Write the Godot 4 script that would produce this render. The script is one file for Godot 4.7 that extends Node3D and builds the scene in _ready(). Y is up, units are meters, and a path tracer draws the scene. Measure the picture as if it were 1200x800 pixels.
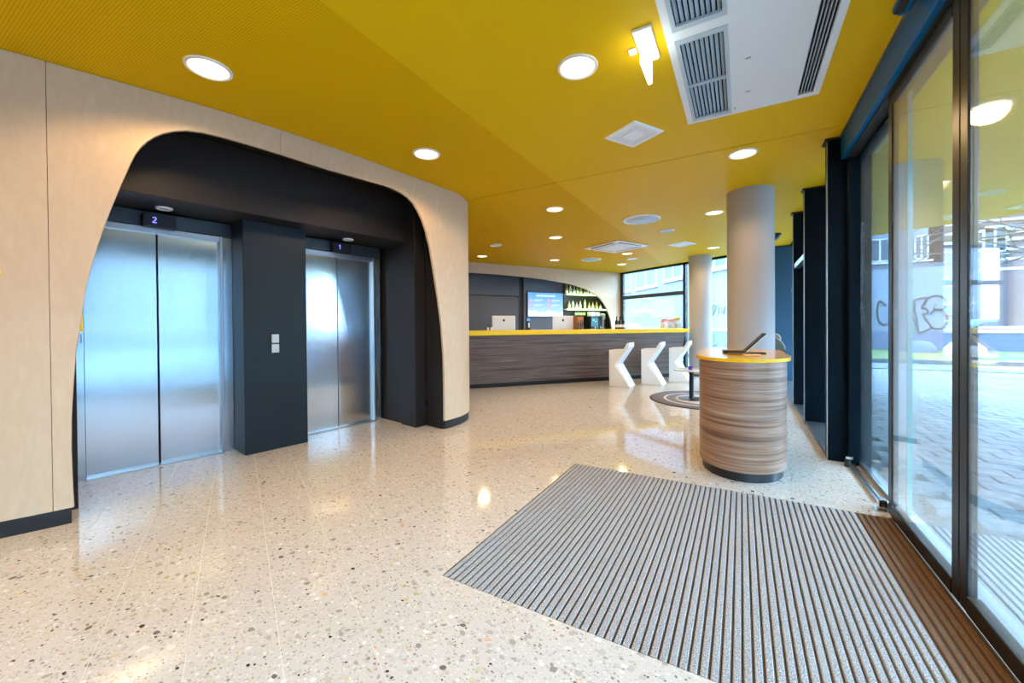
extends Node3D
# A hotel lobby: lift niche behind a curved plywood wall, bar, reception pedestal and a glazed entrance.
# The x axis runs out through the entrance front, -z runs along it towards the bar; units are metres.

const CEIL := 2.81
const GLASS_X := 0.82
var M := {}
var rng := RandomNumberGenerator.new()

# ------------------------------------------------------------------ mesh builder
class MB:
	var v := PackedVector3Array()
	var n := PackedVector3Array()
	var u := PackedVector2Array()

	func tri(a: Vector3, b: Vector3, c: Vector3, na: Vector3, nb: Vector3, nc: Vector3, ua := Vector2.ZERO, ub := Vector2.ZERO, uc := Vector2.ZERO) -> void:
		if (c - a).cross(b - a).dot(na + nb + nc) < 0.0:
			v.append_array([a, c, b]); n.append_array([na, nc, nb]); u.append_array([ua, uc, ub])
		else:
			v.append_array([a, b, c]); n.append_array([na, nb, nc]); u.append_array([ua, ub, uc])

	func face(p: Array, out: Vector3, uv: Array = []) -> void:   # flat convex polygon
		var nn: Vector3 = (p[2] - p[0]).cross(p[1] - p[0]).normalized()
		if nn.length() < 0.5 and p.size() > 3:
			nn = (p[3] - p[0]).cross(p[2] - p[0]).normalized()
		if nn.dot(out) < 0.0: nn = -nn
		for i in range(1, p.size() - 1):
			if uv.size(): tri(p[0], p[i], p[i + 1], nn, nn, nn, uv[0], uv[i], uv[i + 1])
			else: tri(p[0], p[i], p[i + 1], nn, nn, nn)

	func box(c: Vector3, s: Vector3, bevel := 0.0, xf := Transform3D()) -> void:
		var h := s / 2.0
		var r := minf(bevel, minf(h.x, minf(h.y, h.z)) * 0.9)
		for ax in 3:
			var a1 := (ax + 1) % 3
			var a2 := (ax + 2) % 3
			for sg in [-1.0, 1.0]:
				var q := []
				var uq := []
				for k in [[-1, -1], [1, -1], [1, 1], [-1, 1]]:
					var p := Vector3.ZERO
					p[ax] = h[ax] * sg
					p[a1] = (h[a1] - r) * k[0]
					p[a2] = (h[a2] - r) * k[1]
					q.append(xf * (c + p))
					uq.append(Vector2(p[0] if ax != 0 else p[2], p[1] if ax != 1 else p[2]))
				var o := Vector3.ZERO
				o[ax] = sg
				face(q, xf.basis * o, uq)
		if r <= 0.0: return
		for ax in 3:
			var a1 := (ax + 1) % 3
			var a2 := (ax + 2) % 3
			for s1 in [-1.0, 1.0]:
				for s2 in [-1.0, 1.0]:
					var p1 := Vector3.ZERO
					var p2 := Vector3.ZERO
					p1[a1] = h[a1] * s1; p1[a2] = (h[a2] - r) * s2
					p2[a2] = h[a2] * s2; p2[a1] = (h[a1] - r) * s1
					var d := Vector3.ZERO
					d[ax] = h[ax] - r
					var o := Vector3.ZERO
					o[a1] = s1; o[a2] = s2
					face([xf * (c + p1 - d), xf * (c + p1 + d), xf * (c + p2 + d), xf * (c + p2 - d)], xf.basis * o)
		for sx in [-1.0, 1.0]:
			for sy in [-1.0, 1.0]:
				for sz in [-1.0, 1.0]:
					var k := Vector3(sx, sy, sz)
					var e := (h - Vector3(r, r, r)) * k
					face([xf * (c + e + Vector3(r * sx, 0, 0)), xf * (c + e + Vector3(0, r * sy, 0)), xf * (c + e + Vector3(0, 0, r * sz))], xf.basis * k)

	# extrude a polygon lying in xf's xy plane from z0 to z1
	func extr(poly: PackedVector2Array, z0: float, z1: float, xf := Transform3D(), smooth := false, caps := true) -> void:
		var cnt := poly.size()
		var area := 0.0
		for i in cnt:
			area += poly[i].cross(poly[(i + 1) % cnt])
		var sg := 1.0 if area > 0.0 else -1.0
		var en := []
		for i in cnt:
			var d: Vector2 = (poly[(i + 1) % cnt] - poly[i]).normalized()
			en.append(Vector2(d.y, -d.x) * sg)
		var run := 0.0
		for i in cnt:
			var j := (i + 1) % cnt
			var na: Vector2 = en[i]
			var nb: Vector2 = en[i]
			if smooth:
				if en[i].dot(en[(i + cnt - 1) % cnt]) > 0.75: na = (en[i] + en[(i + cnt - 1) % cnt]).normalized()
				if en[i].dot(en[j]) > 0.75: nb = (en[i] + en[j]).normalized()
			var l := poly[i].distance_to(poly[j])
			var a := Vector3(poly[i].x, poly[i].y, z0)
			var b := Vector3(poly[j].x, poly[j].y, z0)
			var up := Vector3(0, 0, z1 - z0)
			var n3 := xf.basis * Vector3(na.x, na.y, 0)
			var m3 := xf.basis * Vector3(nb.x, nb.y, 0)
			tri(xf * a, xf * b, xf * (b + up), n3, m3, m3, Vector2(run, z0), Vector2(run + l, z0), Vector2(run + l, z1))
			tri(xf * a, xf * (b + up), xf * (a + up), n3, m3, n3, Vector2(run, z0), Vector2(run + l, z1), Vector2(run, z1))
			run += l
		if not caps: return
		var ix := Geometry2D.triangulate_polygon(poly)
		for z in [z0, z1]:
			var o := xf.basis * Vector3(0, 0, -1.0 if (z == z0) == (z0 < z1) else 1.0)
			for i in range(0, ix.size(), 3):
				var a := poly[ix[i]]
				var b := poly[ix[i + 1]]
				var c := poly[ix[i + 2]]
				tri(xf * Vector3(a.x, a.y, z), xf * Vector3(b.x, b.y, z), xf * Vector3(c.x, c.y, z), o, o, o, a, b, c)

	# plan polygon of (x, z) pairs raised from y0 to y1
	func plan(poly: PackedVector2Array, y0: float, y1: float, smooth := false) -> void:
		extr(poly, y0, y1, Transform3D(Basis(Vector3(1, 0, 0), Vector3(0, 0, 1), Vector3(0, 1, 0)), Vector3.ZERO), smooth)

	# profile of (radius, height) turned round y
	func lathe(pr: Array, seg := 24, xf := Transform3D(), hard := 0.6) -> void:
		for i in pr.size() - 1:
			var p: Vector2 = pr[i]
			var q: Vector2 = pr[i + 1]
			var d := (q - p).normalized()
			var nn := Vector2(d.y, -d.x)
			var n0 := nn
			var n1 := nn
			if i > 0:
				var e: Vector2 = (p - pr[i - 1]).normalized()
				var m := Vector2(e.y, -e.x)
				if m.dot(nn) > hard: n0 = (m + nn).normalized()
			if i < pr.size() - 2:
				var e2: Vector2 = (pr[i + 2] - q).normalized()
				var m2 := Vector2(e2.y, -e2.x)
				if m2.dot(nn) > hard: n1 = (m2 + nn).normalized()
			for k in seg:
				var t0 := TAU * k / seg
				var t1 := TAU * (k + 1) / seg
				var c0 := Vector3(cos(t0), 0, sin(t0))
				var c1 := Vector3(cos(t1), 0, sin(t1))
				var a := xf * (c0 * p.x + Vector3(0, p.y, 0))
				var b := xf * (c1 * p.x + Vector3(0, p.y, 0))
				var c := xf * (c1 * q.x + Vector3(0, q.y, 0))
				var e := xf * (c0 * q.x + Vector3(0, q.y, 0))
				var na := xf.basis * (c0 * n0.x + Vector3(0, n0.y, 0))
				var nb := xf.basis * (c1 * n0.x + Vector3(0, n0.y, 0))
				var nc := xf.basis * (c1 * n1.x + Vector3(0, n1.y, 0))
				var ne := xf.basis * (c0 * n1.x + Vector3(0, n1.y, 0))
				if p.x > 1e-6: tri(a, b, c, na, nb, nc)
				if q.x > 1e-6: tri(a, c, e, na, nc, ne)

	func tube(path: Array, r0: float, r1: float, seg := 8) -> void:
		for i in path.size() - 1:
			var a: Vector3 = path[i]
			var b: Vector3 = path[i + 1]
			var d := (b - a).normalized()
			var s := d.cross(Vector3.UP if absf(d.y) < 0.9 else Vector3.RIGHT).normalized()
			var w := s.cross(d)
			var ra := lerpf(r0, r1, float(i) / (path.size() - 1))
			var rb := lerpf(r0, r1, float(i + 1) / (path.size() - 1))
			for k in seg:
				var t0 := TAU * k / seg
				var t1 := TAU * (k + 1) / seg
				var e0 := s * cos(t0) + w * sin(t0)
				var e1 := s * cos(t1) + w * sin(t1)
				tri(a + e0 * ra, a + e1 * ra, b + e1 * rb, e0, e1, e1)
				tri(a + e0 * ra, b + e1 * rb, b + e0 * rb, e0, e1, e0)
			if i == 0:
				for k in seg: tri(a, a + (s * cos(TAU * k / seg) + w * sin(TAU * k / seg)) * ra, a + (s * cos(TAU * (k + 1) / seg) + w * sin(TAU * (k + 1) / seg)) * ra, -d, -d, -d)
			if i == path.size() - 2:
				for k in seg: tri(b, b + (s * cos(TAU * k / seg) + w * sin(TAU * k / seg)) * rb, b + (s * cos(TAU * (k + 1) / seg) + w * sin(TAU * (k + 1) / seg)) * rb, d, d, d)

	func mesh() -> ArrayMesh:
		var arr := []
		arr.resize(Mesh.ARRAY_MAX)
		arr[Mesh.ARRAY_VERTEX] = v
		arr[Mesh.ARRAY_NORMAL] = n
		arr[Mesh.ARRAY_TEX_UV] = u
		var am := ArrayMesh.new()
		if v.size(): am.add_surface_from_arrays(Mesh.PRIMITIVE_TRIANGLES, arr)
		return am

# ------------------------------------------------------------------ node helpers
func obj(called: String, mb, m: Material, parent: Node = self, at := Transform3D()) -> MeshInstance3D:
	var o := MeshInstance3D.new()
	o.name = called
	o.mesh = mb.mesh() if mb is MB else mb
	o.material_override = m
	o.transform = at
	parent.add_child(o, true)
	return o

func tag(o: Node, label: String, category: String, group := "", kind := "") -> Node:
	o.set_meta("label", label)
	o.set_meta("category", category)
	if group: o.set_meta("group", group)
	if kind: o.set_meta("kind", kind)
	return o

func thing(called: String, label: String, category: String, at := Transform3D(), group := "", kind := "") -> Node3D:
	var o := Node3D.new()
	o.name = called
	o.transform = at
	add_child(o, true)
	tag(o, label, category, group, kind)
	return o

func copy_of(src: Node3D, label: String, at: Transform3D) -> Node3D:
	var o: Node3D = src.duplicate()
	o.name = src.name
	add_child(o, true)
	o.transform = at
	o.set_meta("label", label)
	return o

func bx(called: String, c: Vector3, s: Vector3, m: Material, parent: Node, bevel := 0.0) -> MeshInstance3D:
	var b := MB.new()
	b.box(c, s, bevel)
	return obj(called, b, m, parent)

func at(x: float, y: float, z: float, yaw := 0.0) -> Transform3D:
	return Transform3D(Basis(Vector3.UP, yaw), Vector3(x, y, z))

# a frame whose x runs along a wall, y up and z off the wall into the room
func wall_frame(o: Vector3, dx: float, dz: float) -> Transform3D:
	var d := Vector3(dx, 0, dz).normalized()
	return Transform3D(Basis(d, Vector3.UP, d.cross(Vector3.UP)), o)

func std(c: Color, rough := 0.6, metal := 0.0) -> StandardMaterial3D:
	var m := StandardMaterial3D.new()
	m.albedo_color = c
	m.roughness = rough
	m.metallic = metal
	return m

func c8(r: int, g: int, b: int) -> Color:
	return Color(r / 255.0, g / 255.0, b / 255.0)

func glow(c: Color, e: float) -> StandardMaterial3D:
	var m := std(c, 0.5)
	m.emission_enabled = true
	m.emission = c
	m.emission_energy_multiplier = e
	return m

func noise_tex(freq: float, colors: Array, offs: Array, sz := 512, oct := 3, sd := 1, typ := FastNoiseLite.TYPE_SIMPLEX_SMOOTH) -> NoiseTexture2D:
	var f := FastNoiseLite.new()
	f.noise_type = typ
	f.seed = sd
	f.frequency = freq
	f.fractal_octaves = oct
	var t := NoiseTexture2D.new()
	t.width = sz
	t.height = sz
	t.seamless = true
	t.noise = f
	var g := Gradient.new()
	g.offsets = PackedFloat32Array(offs)
	g.colors = PackedColorArray(colors)
	t.color_ramp = g
	return t

# terrazzo: cream ground with rounded stone chips of several sizes and colours
func terrazzo() -> ImageTexture:
	var sz := 2048
	var im := Image.create(sz, sz, false, Image.FORMAT_RGB8)
	im.fill(c8(218, 208, 196))
	var cols := [c8(200, 189, 175), c8(210, 200, 187), c8(230, 223, 212), c8(190, 178, 164), c8(236, 231, 222), c8(178, 167, 153), c8(213, 196, 168), c8(160, 150, 138), c8(222, 186, 130), c8(226, 184, 158), c8(190, 180, 130), c8(120, 112, 104), c8(78, 72, 68), c8(60, 56, 54)]
	var wts := [22.0, 22.0, 16.0, 16.0, 12.0, 9.0, 8.0, 6.0, 2.2, 1.6, 1.6, 2.6, 1.3, 0.9]
	for pass_ in 3:
		var count: int = [52000, 24000, 2400][pass_]
		for i in count:
			var k := rng.rand_weighted(PackedFloat32Array(wts))
			var a: float = [rng.randf_range(1.0, 2.6), rng.randf_range(2.2, 5.0), rng.randf_range(5.0, 10.5)][pass_]
			var b := a * rng.randf_range(0.55, 1.0)
			var th := rng.randf() * PI
			var x := rng.randf() * sz
			var y := rng.randf() * sz
			var ct := cos(th)
			var st := sin(th)
			var aa := ct * ct / (a * a) + st * st / (b * b)
			var bb := 2.0 * ct * st * (1.0 / (a * a) - 1.0 / (b * b))
			var cc := st * st / (a * a) + ct * ct / (b * b)
			var cut1 := rng.randf_range(0.5, 1.0) * a
			var cut2 := -rng.randf_range(0.5, 1.0) * a
			for dy in range(-ceili(a), ceili(a) + 1):
				if dy > cut1 or dy < cut2: continue
				var dd := bb * bb * dy * dy - 4.0 * aa * (cc * dy * dy - 1.0)
				if dd <= 0.0: continue
				var x0 := (-bb * dy - sqrt(dd)) / (2.0 * aa)
				var x1 := (-bb * dy + sqrt(dd)) / (2.0 * aa)
				var w := maxi(1, roundi(x1 - x0))
				var px := posmod(roundi(x + x0), sz)
				im.fill_rect(Rect2i(px, posmod(roundi(y) + dy, sz), mini(w, sz - px), 1), cols[k])
	return ImageTexture.create_from_image(im)

func hole_tex() -> ImageTexture:
	var im := Image.create(512, 512, false, Image.FORMAT_RGB8)
	im.fill(Color(1, 1, 1))
	for i in 16:
		for j in 16:
			for y in range(-5, 6):
				var w := int(sqrt(maxf(0.0, 27.0 - y * y)))
				if w > 0: im.fill_rect(Rect2i(i * 32 + 16 - w, j * 32 + 16 + y, w * 2, 1), Color(0.42, 0.34, 0.2))
	return ImageTexture.create_from_image(im)

func screen_tex() -> ImageTexture:
	var im := Image.create(256, 150, false, Image.FORMAT_RGB8)
	for y in 150:
		var t := y / 150.0
		im.fill_rect(Rect2i(0, y, 256, 1), Color(0.34, 0.62, 0.95).lerp(Color(0.78, 0.9, 1.0), t))
	for x in 256:
		var hgt := 30 + int(7.0 * sin(x * 0.05) + 5.0 * sin(x * 0.13 + 1.0))
		im.fill_rect(Rect2i(x, 150 - hgt, 1, hgt), Color(0.97, 0.98, 1.0))
	im.fill_rect(Rect2i(60, 14, 138, 11), Color(0.85, 0.94, 1.0))
	for i in 13: im.fill_rect(Rect2i(62 + i * 10, 14, 3, 11), Color(0.5, 0.74, 0.97))
	for k in [[12, 42], [12, 72], [140, 42], [140, 72]]:
		im.fill_rect(Rect2i(k[0], k[1], 20, 18), Color(0.93, 0.5, 0.78))
		im.fill_rect(Rect2i(k[0] + 5, k[1] + 4, 10, 8), Color(0.75, 0.82, 1.0))
		im.fill_rect(Rect2i(k[0] + 30, k[1] + 2, 64, 5), Color(0.8, 0.9, 1.0))
		im.fill_rect(Rect2i(k[0] + 30, k[1] + 11, 44, 3), Color(0.72, 0.86, 1.0))
	return ImageTexture.create_from_image(im)

func make_materials() -> void:
	var m := std(Color(0.95, 0.95, 0.955), 0.065)
	m.albedo_texture = terrazzo()
	m.resource_name = "terrazzo"
	m.uv1_triplanar = true
	m.uv1_world_triplanar = true
	m.uv1_scale = Vector3.ONE / 3.0
	m.metallic_specular = 0.42
	M.terrazzo = m
	M.grout = std(c8(222, 214, 203), 0.5)
	M.yellow = std(c8(222, 178, 0), 0.55)
	M.yellow.metallic_specular = 0.25
	m = std(c8(218, 170, 0), 0.6)
	m.metallic_specular = 0.2
	m.albedo_texture = hole_tex()
	m.uv1_triplanar = true
	m.uv1_world_triplanar = true
	m.uv1_scale = Vector3.ONE / 0.21
	m.uv1_triplanar_sharpness = 8.0
	M.perforated = m
	m = std(Color.WHITE, 0.45)
	m.albedo_texture = noise_tex(0.012, [c8(200, 172, 140), c8(206, 180, 149), c8(202, 175, 143), c8(211, 186, 156)], [0.0, 0.4, 0.6, 1.0], 512, 5, 4)
	m.uv1_scale = Vector3(1.1, 0.4, 1)
	M.plywood = m
	M.ply_edge = std(c8(176, 136, 96), 0.6)
	m = std(Color.WHITE, 0.36)
	m.albedo_texture = noise_tex(0.03, [c8(96, 68, 52), c8(138, 103, 80), c8(165, 132, 108), c8(128, 97, 78), c8(196, 171, 150)], [0.1, 0.38, 0.5, 0.62, 0.9], 1024, 4, 9)
	m.uv1_scale = Vector3(0.014, 0.55, 1)
	M.laminate = m
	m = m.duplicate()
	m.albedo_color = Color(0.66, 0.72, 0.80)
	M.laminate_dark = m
	M.counter = std(c8(238, 200, 0), 0.22)
	M.pedestal_top = std(c8(240, 184, 10), 0.14)
	M.black = std(c8(24, 35, 42), 0.40)
	M.black.metallic_specular = 0.35
	M.niche = std(c8(40, 38, 38), 0.45)
	M.niche.metallic_specular = 0.3
	M.fin = std(c8(5, 17, 25), 0.45)
	M.fin.metallic_specular = 0.15
	M.dark = std(c8(14, 15, 17), 0.6)
	M.grey = std(c8(72, 73, 78), 0.55)
	M.header = std(c8(0, 92, 146), 0.38)
	M.header.metallic_specular = 0.3
	m = std(c8(208, 218, 222), 0.18, 1.0)
	m.anisotropy_enabled = true
	m.anisotropy = 0.9
	M.steel = m
	M.steel_plain = std(c8(190, 194, 196), 0.3, 1.0)
	M.chrome = std(c8(205, 208, 210), 0.12, 1.0)
	M.frame = std(c8(24, 23, 23), 0.35, 0.3)
	M.frame_grey = std(c8(66, 72, 76), 0.4, 0.3)
	m = std(Color(0.86, 0.96, 0.97, 0.03), 0.0)
	m.transparency = BaseMaterial3D.TRANSPARENCY_ALPHA
	m.metallic_specular = 0.5
	M.glass = m
	m = std(Color(0.95, 0.97, 0.97, 0.22), 0.05)
	m.transparency = BaseMaterial3D.TRANSPARENCY_ALPHA
	M.acrylic = m
	M.glass_edge = std(c8(70, 140, 140), 0.15)
	M.concrete = std(c8(176, 172, 170), 0.7)
	M.white = std(c8(236, 238, 240), 0.4)
	M.white_gloss = std(c8(240, 241, 242), 0.22)
	M.panel_white = std(c8(222, 226, 228), 0.5)
	M.grille = std(c8(176, 190, 198), 0.45)
	m = std(Color.WHITE, 0.9)
	m.albedo_texture = noise_tex(0.3, [c8(84, 82, 84), c8(184, 182, 180), c8(142, 137, 132), c8(226, 224, 222)], [0.2, 0.45, 0.55, 0.85], 256, 2, 5)
	m.uv1_triplanar = true
	m.uv1_world_triplanar = true
	m.uv1_scale = Vector3.ONE * 2.2
	M.mat_grey = m
	m = m.duplicate()
	m.albedo_color = c8(186, 140, 100)
	M.mat_brown = m
	M.mat_base = std(c8(46, 38, 32), 0.8)
	M.alu = std(c8(150, 146, 138), 0.4, 0.9)
	M.lamp = glow(Color(1.0, 0.9, 0.74), 2.6)
	M.trim = std(c8(232, 226, 214), 0.4)
	M.led = glow(Color(0.86, 1.0, 0.66), 2.0)
	M.digit = glow(Color(0.42, 0.42, 1.0), 3.5)
	M.exit_glow = glow(Color(0.97, 1.0, 0.95), 3.0)
	m = glow(Color.WHITE, 1.1)
	m.albedo_color = Color(0.1, 0.1, 0.1)
	m.emission_texture = screen_tex()
	m.emission_operator = BaseMaterial3D.EMISSION_OP_MULTIPLY
	M.screen = m
	M.pave = std(Color.WHITE, 0.85)
	M.pave.albedo_texture = noise_tex(0.05, [c8(90, 96, 104), c8(118, 123, 129)], [0.2, 0.8], 256, 4, 6)
	M.pave.uv1_triplanar = true
	M.pave.uv1_world_triplanar = true
	M.asphalt = std(c8(96, 102, 110), 0.9)
	M.kerb = std(c8(64, 72, 82), 0.8)
	M.grass = std(Color.WHITE, 0.95)
	M.grass.albedo_texture = noise_tex(0.08, [c8(44, 72, 30), c8(84, 100, 48), c8(116, 116, 66)], [0.2, 0.5, 0.85], 256, 4, 7)
	M.grass.uv1_triplanar = true
	M.grass.uv1_world_triplanar = true
	M.leaf = std(c8(48, 84, 52), 0.8)
	M.bark = std(c8(62, 58, 56), 0.9)
	M.render_pale = std(c8(104, 114, 130), 0.9)
	M.render_white = std(c8(172, 174, 176), 0.9)
	M.plinth = std(c8(76, 88, 110), 0.9)
	M.roof = std(c8(66, 74, 88), 0.8)
	M.win_dark = std(c8(46, 66, 84), 0.5)
	M.paint_dark = std(c8(22, 30, 36), 0.8)

# ------------------------------------------------------------------ curved sheets
# outline polygons in (run, height) bent along a plan curve; th is the thickness behind the face
func bent_sheet(b: MB, poly: PackedVector2Array, curve: Array, step: float, th: float) -> void:
	var x0 := INF
	var x1 := -INF
	for p in poly:
		x0 = minf(x0, p.x)
		x1 = maxf(x1, p.x)
	var cuts := maxi(1, ceili((x1 - x0) / step))
	for i in cuts:
		var a := lerpf(x0, x1, float(i) / cuts)
		var c := lerpf(x0, x1, float(i + 1) / cuts)
		var strip := PackedVector2Array([Vector2(a, -9), Vector2(c, -9), Vector2(c, 9), Vector2(a, 9)])
		for q in Geometry2D.intersect_polygons(poly, strip):
			if q.size() < 3 or Geometry2D.is_polygon_clockwise(q) and false: continue
			var ix := Geometry2D.triangulate_polygon(q)
			for off in [0.0, -th]:
				for k in range(0, ix.size(), 3):
					var w := []
					for j in 3:
						var s: Array = on_curve(curve, q[ix[k + j]].x)
						var nn: Vector3 = s[1]
						w.append([s[0] + nn * off + Vector3(0, q[ix[k + j]].y, 0), nn if off == 0.0 else -nn, q[ix[k + j]]])
					b.tri(w[0][0], w[1][0], w[2][0], w[0][1], w[1][1], w[2][1], w[0][2], w[1][2], w[2][2])
			var mid := Vector2.ZERO
			for p in q: mid += p / q.size()
			for k in q.size():
				var p := q[k]
				var r := q[(k + 1) % q.size()]
				if absf(p.x - r.x) < 1e-4 and (absf(p.x - a) < 1e-4 and i > 0 or absf(p.x - c) < 1e-4 and i < cuts - 1): continue
				var sp: Array = on_curve(curve, p.x)
				var sr: Array = on_curve(curve, r.x)
				var tang := (sp[1] as Vector3).cross(Vector3.UP)
				var d := (r - p).orthogonal()
				if d.dot((p + r) / 2.0 - mid) < 0.0: d = -d
				var o := Vector3(0, d.y, 0) - tang * d.x
				var yp := Vector3(0, p.y, 0)
				var yr := Vector3(0, r.y, 0)
				b.face([sp[0] + yp, sr[0] + yr, sr[0] + yr - sr[1] * th, sp[0] + yp - sp[1] * th], o)

func on_curve(curve: Array, s: float) -> Array:   # curve: rows of [run, position, normal]
	var lo := 0
	var hi := curve.size() - 1
	while hi - lo > 1:
		var m := (lo + hi) / 2
		if curve[m][0] <= s: lo = m
		else: hi = m
	var t: float = (s - curve[lo][0]) / maxf(curve[hi][0] - curve[lo][0], 1e-6)
	t = clampf(t, 0.0, 1.0)
	return [(curve[lo][1] as Vector3).lerp(curve[hi][1], t), (curve[lo][2] as Vector3).lerp(curve[hi][2], t).normalized()]

func plan_curve(ctrl: Array, seg := 16) -> Array:
	var pts := []
	for i in ctrl.size() - 1:
		var p0: Vector2 = ctrl[maxi(i - 1, 0)]
		var p1: Vector2 = ctrl[i]
		var p2: Vector2 = ctrl[i + 1]
		var p3: Vector2 = ctrl[mini(i + 2, ctrl.size() - 1)]
		for k in seg:
			var t := float(k) / seg
			pts.append(0.5 * (2.0 * p1 + (p2 - p0) * t + (2.0 * p0 - 5.0 * p1 + 4.0 * p2 - p3) * t * t + (3.0 * p1 - p0 - 3.0 * p2 + p3) * t * t * t))
	pts.append(ctrl[-1])
	var out := []
	var run := 0.0
	for i in pts.size():
		if i > 0: run += (pts[i] as Vector2).distance_to(pts[i - 1])
		var d: Vector2 = (pts[mini(i + 1, pts.size() - 1)] - pts[maxi(i - 1, 0)]).normalized()
		out.append([run, Vector3(pts[i].x, 0, pts[i].y), Vector3(d.x, 0, d.y).cross(Vector3.UP)])
	return out

func rect(x0: float, y0: float, x1: float, y1: float) -> PackedVector2Array:
	return PackedVector2Array([Vector2(x0, y0), Vector2(x1, y0), Vector2(x1, y1), Vector2(x0, y1)])

func vv(flat: Array) -> PackedVector2Array:
	var p := PackedVector2Array()
	for i in range(0, flat.size(), 2): p.append(Vector2(flat[i], flat[i + 1]))
	return p

# ==================================================================
func _ready() -> void:
	rng.seed = 7
	# camera, level apart from a slight tilt, with a vertical lens shift
	var cam := Camera3D.new()
	cam.name = "camera"
	var yaw := 0.5207
	var tilt := 0.0086
	var roll := 0.0074
	var side := Vector3(cos(yaw), 0, -sin(yaw))
	var back := Vector3(sin(yaw), 0, cos(yaw))
	var up := Vector3.UP * cos(tilt) - back * sin(tilt)
	back = Vector3.UP * sin(tilt) + back * cos(tilt)
	cam.transform = Transform3D(Basis(side * cos(roll) - up * sin(roll), side * sin(roll) + up * cos(roll), back), Vector3(0, 1.2, 0))
	cam.set_frustum(2.0 * 400.0 / 467.84 * 0.05, Vector2(0, -14.14 / 467.84 * 0.05), 0.05, 200.0)
	add_child(cam)
	cam.current = true
	# overcast sky
	var we := WorldEnvironment.new()
	we.name = "world_environment"
	var env := Environment.new()
	env.background_mode = Environment.BG_SKY
	env.sky = Sky.new()
	var sky := ProceduralSkyMaterial.new()
	sky.sky_top_color = Color(0.63, 0.83, 1.0)
	sky.sky_horizon_color = Color(0.79, 0.92, 1.0)
	sky.ground_horizon_color = Color(0.7, 0.74, 0.78)
	sky.ground_bottom_color = Color(0.5, 0.52, 0.54)
	sky.sky_energy_multiplier = 3.7
	sky.ground_energy_multiplier = 0.9
	env.sky.sky_material = sky
	env.tonemap_mode = Environment.TONE_MAPPER_LINEAR
	env.tonemap_exposure = 1.17
	env.sdfgi_enabled = true
	env.ssao_enabled = true
	env.ssil_enabled = true
	we.environment = env
	add_child(we)

	make_materials()
	build_shell()
	build_floor()
	build_ceiling()
	build_front()
	build_window_wall()
	build_plywood()
	build_lifts()
	build_bar_wall()
	build_street()
	build_mats()
	build_pedestal()
	build_bar()
	build_back_bar()
	build_lounge()
	build_ceiling_fittings()

# ------------------------------------------------------------------ shell
func build_shell() -> void:
	var w := thing("wall_back", "plain pale rear wall of the lobby behind the viewer", "wall", Transform3D(), "", "structure")
	bx("wall_face", Vector3(-3.2, 1.4, 3.8), Vector3(8.7, 3.2, 0.2), M.render_white, w)
	w = thing("wall_outer", "plain outer wall hidden behind the plywood lift wall", "wall", Transform3D(), "", "structure")
	bx("wall_face", Vector3(-7.6, 1.4, -3.0), Vector3(0.2, 3.2, 13.8), M.grey, w)
	w = thing("wall_service", "dark service wall between the rounded plywood corner and the bar", "wall", Transform3D(), "", "structure")
	bx("wall_face", Vector3(-6.0, 1.4, -4.75), Vector3(3.0, 2.8, 0.12), M.grey, w)

func room_outline() -> PackedVector2Array:
	return vv([0.95, 3.7, -7.5, 3.7, -7.5, -9.9, -6.5, -9.9, -3.9, -12.9, -3.214, -12.434, 0.95, -9.866])

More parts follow.
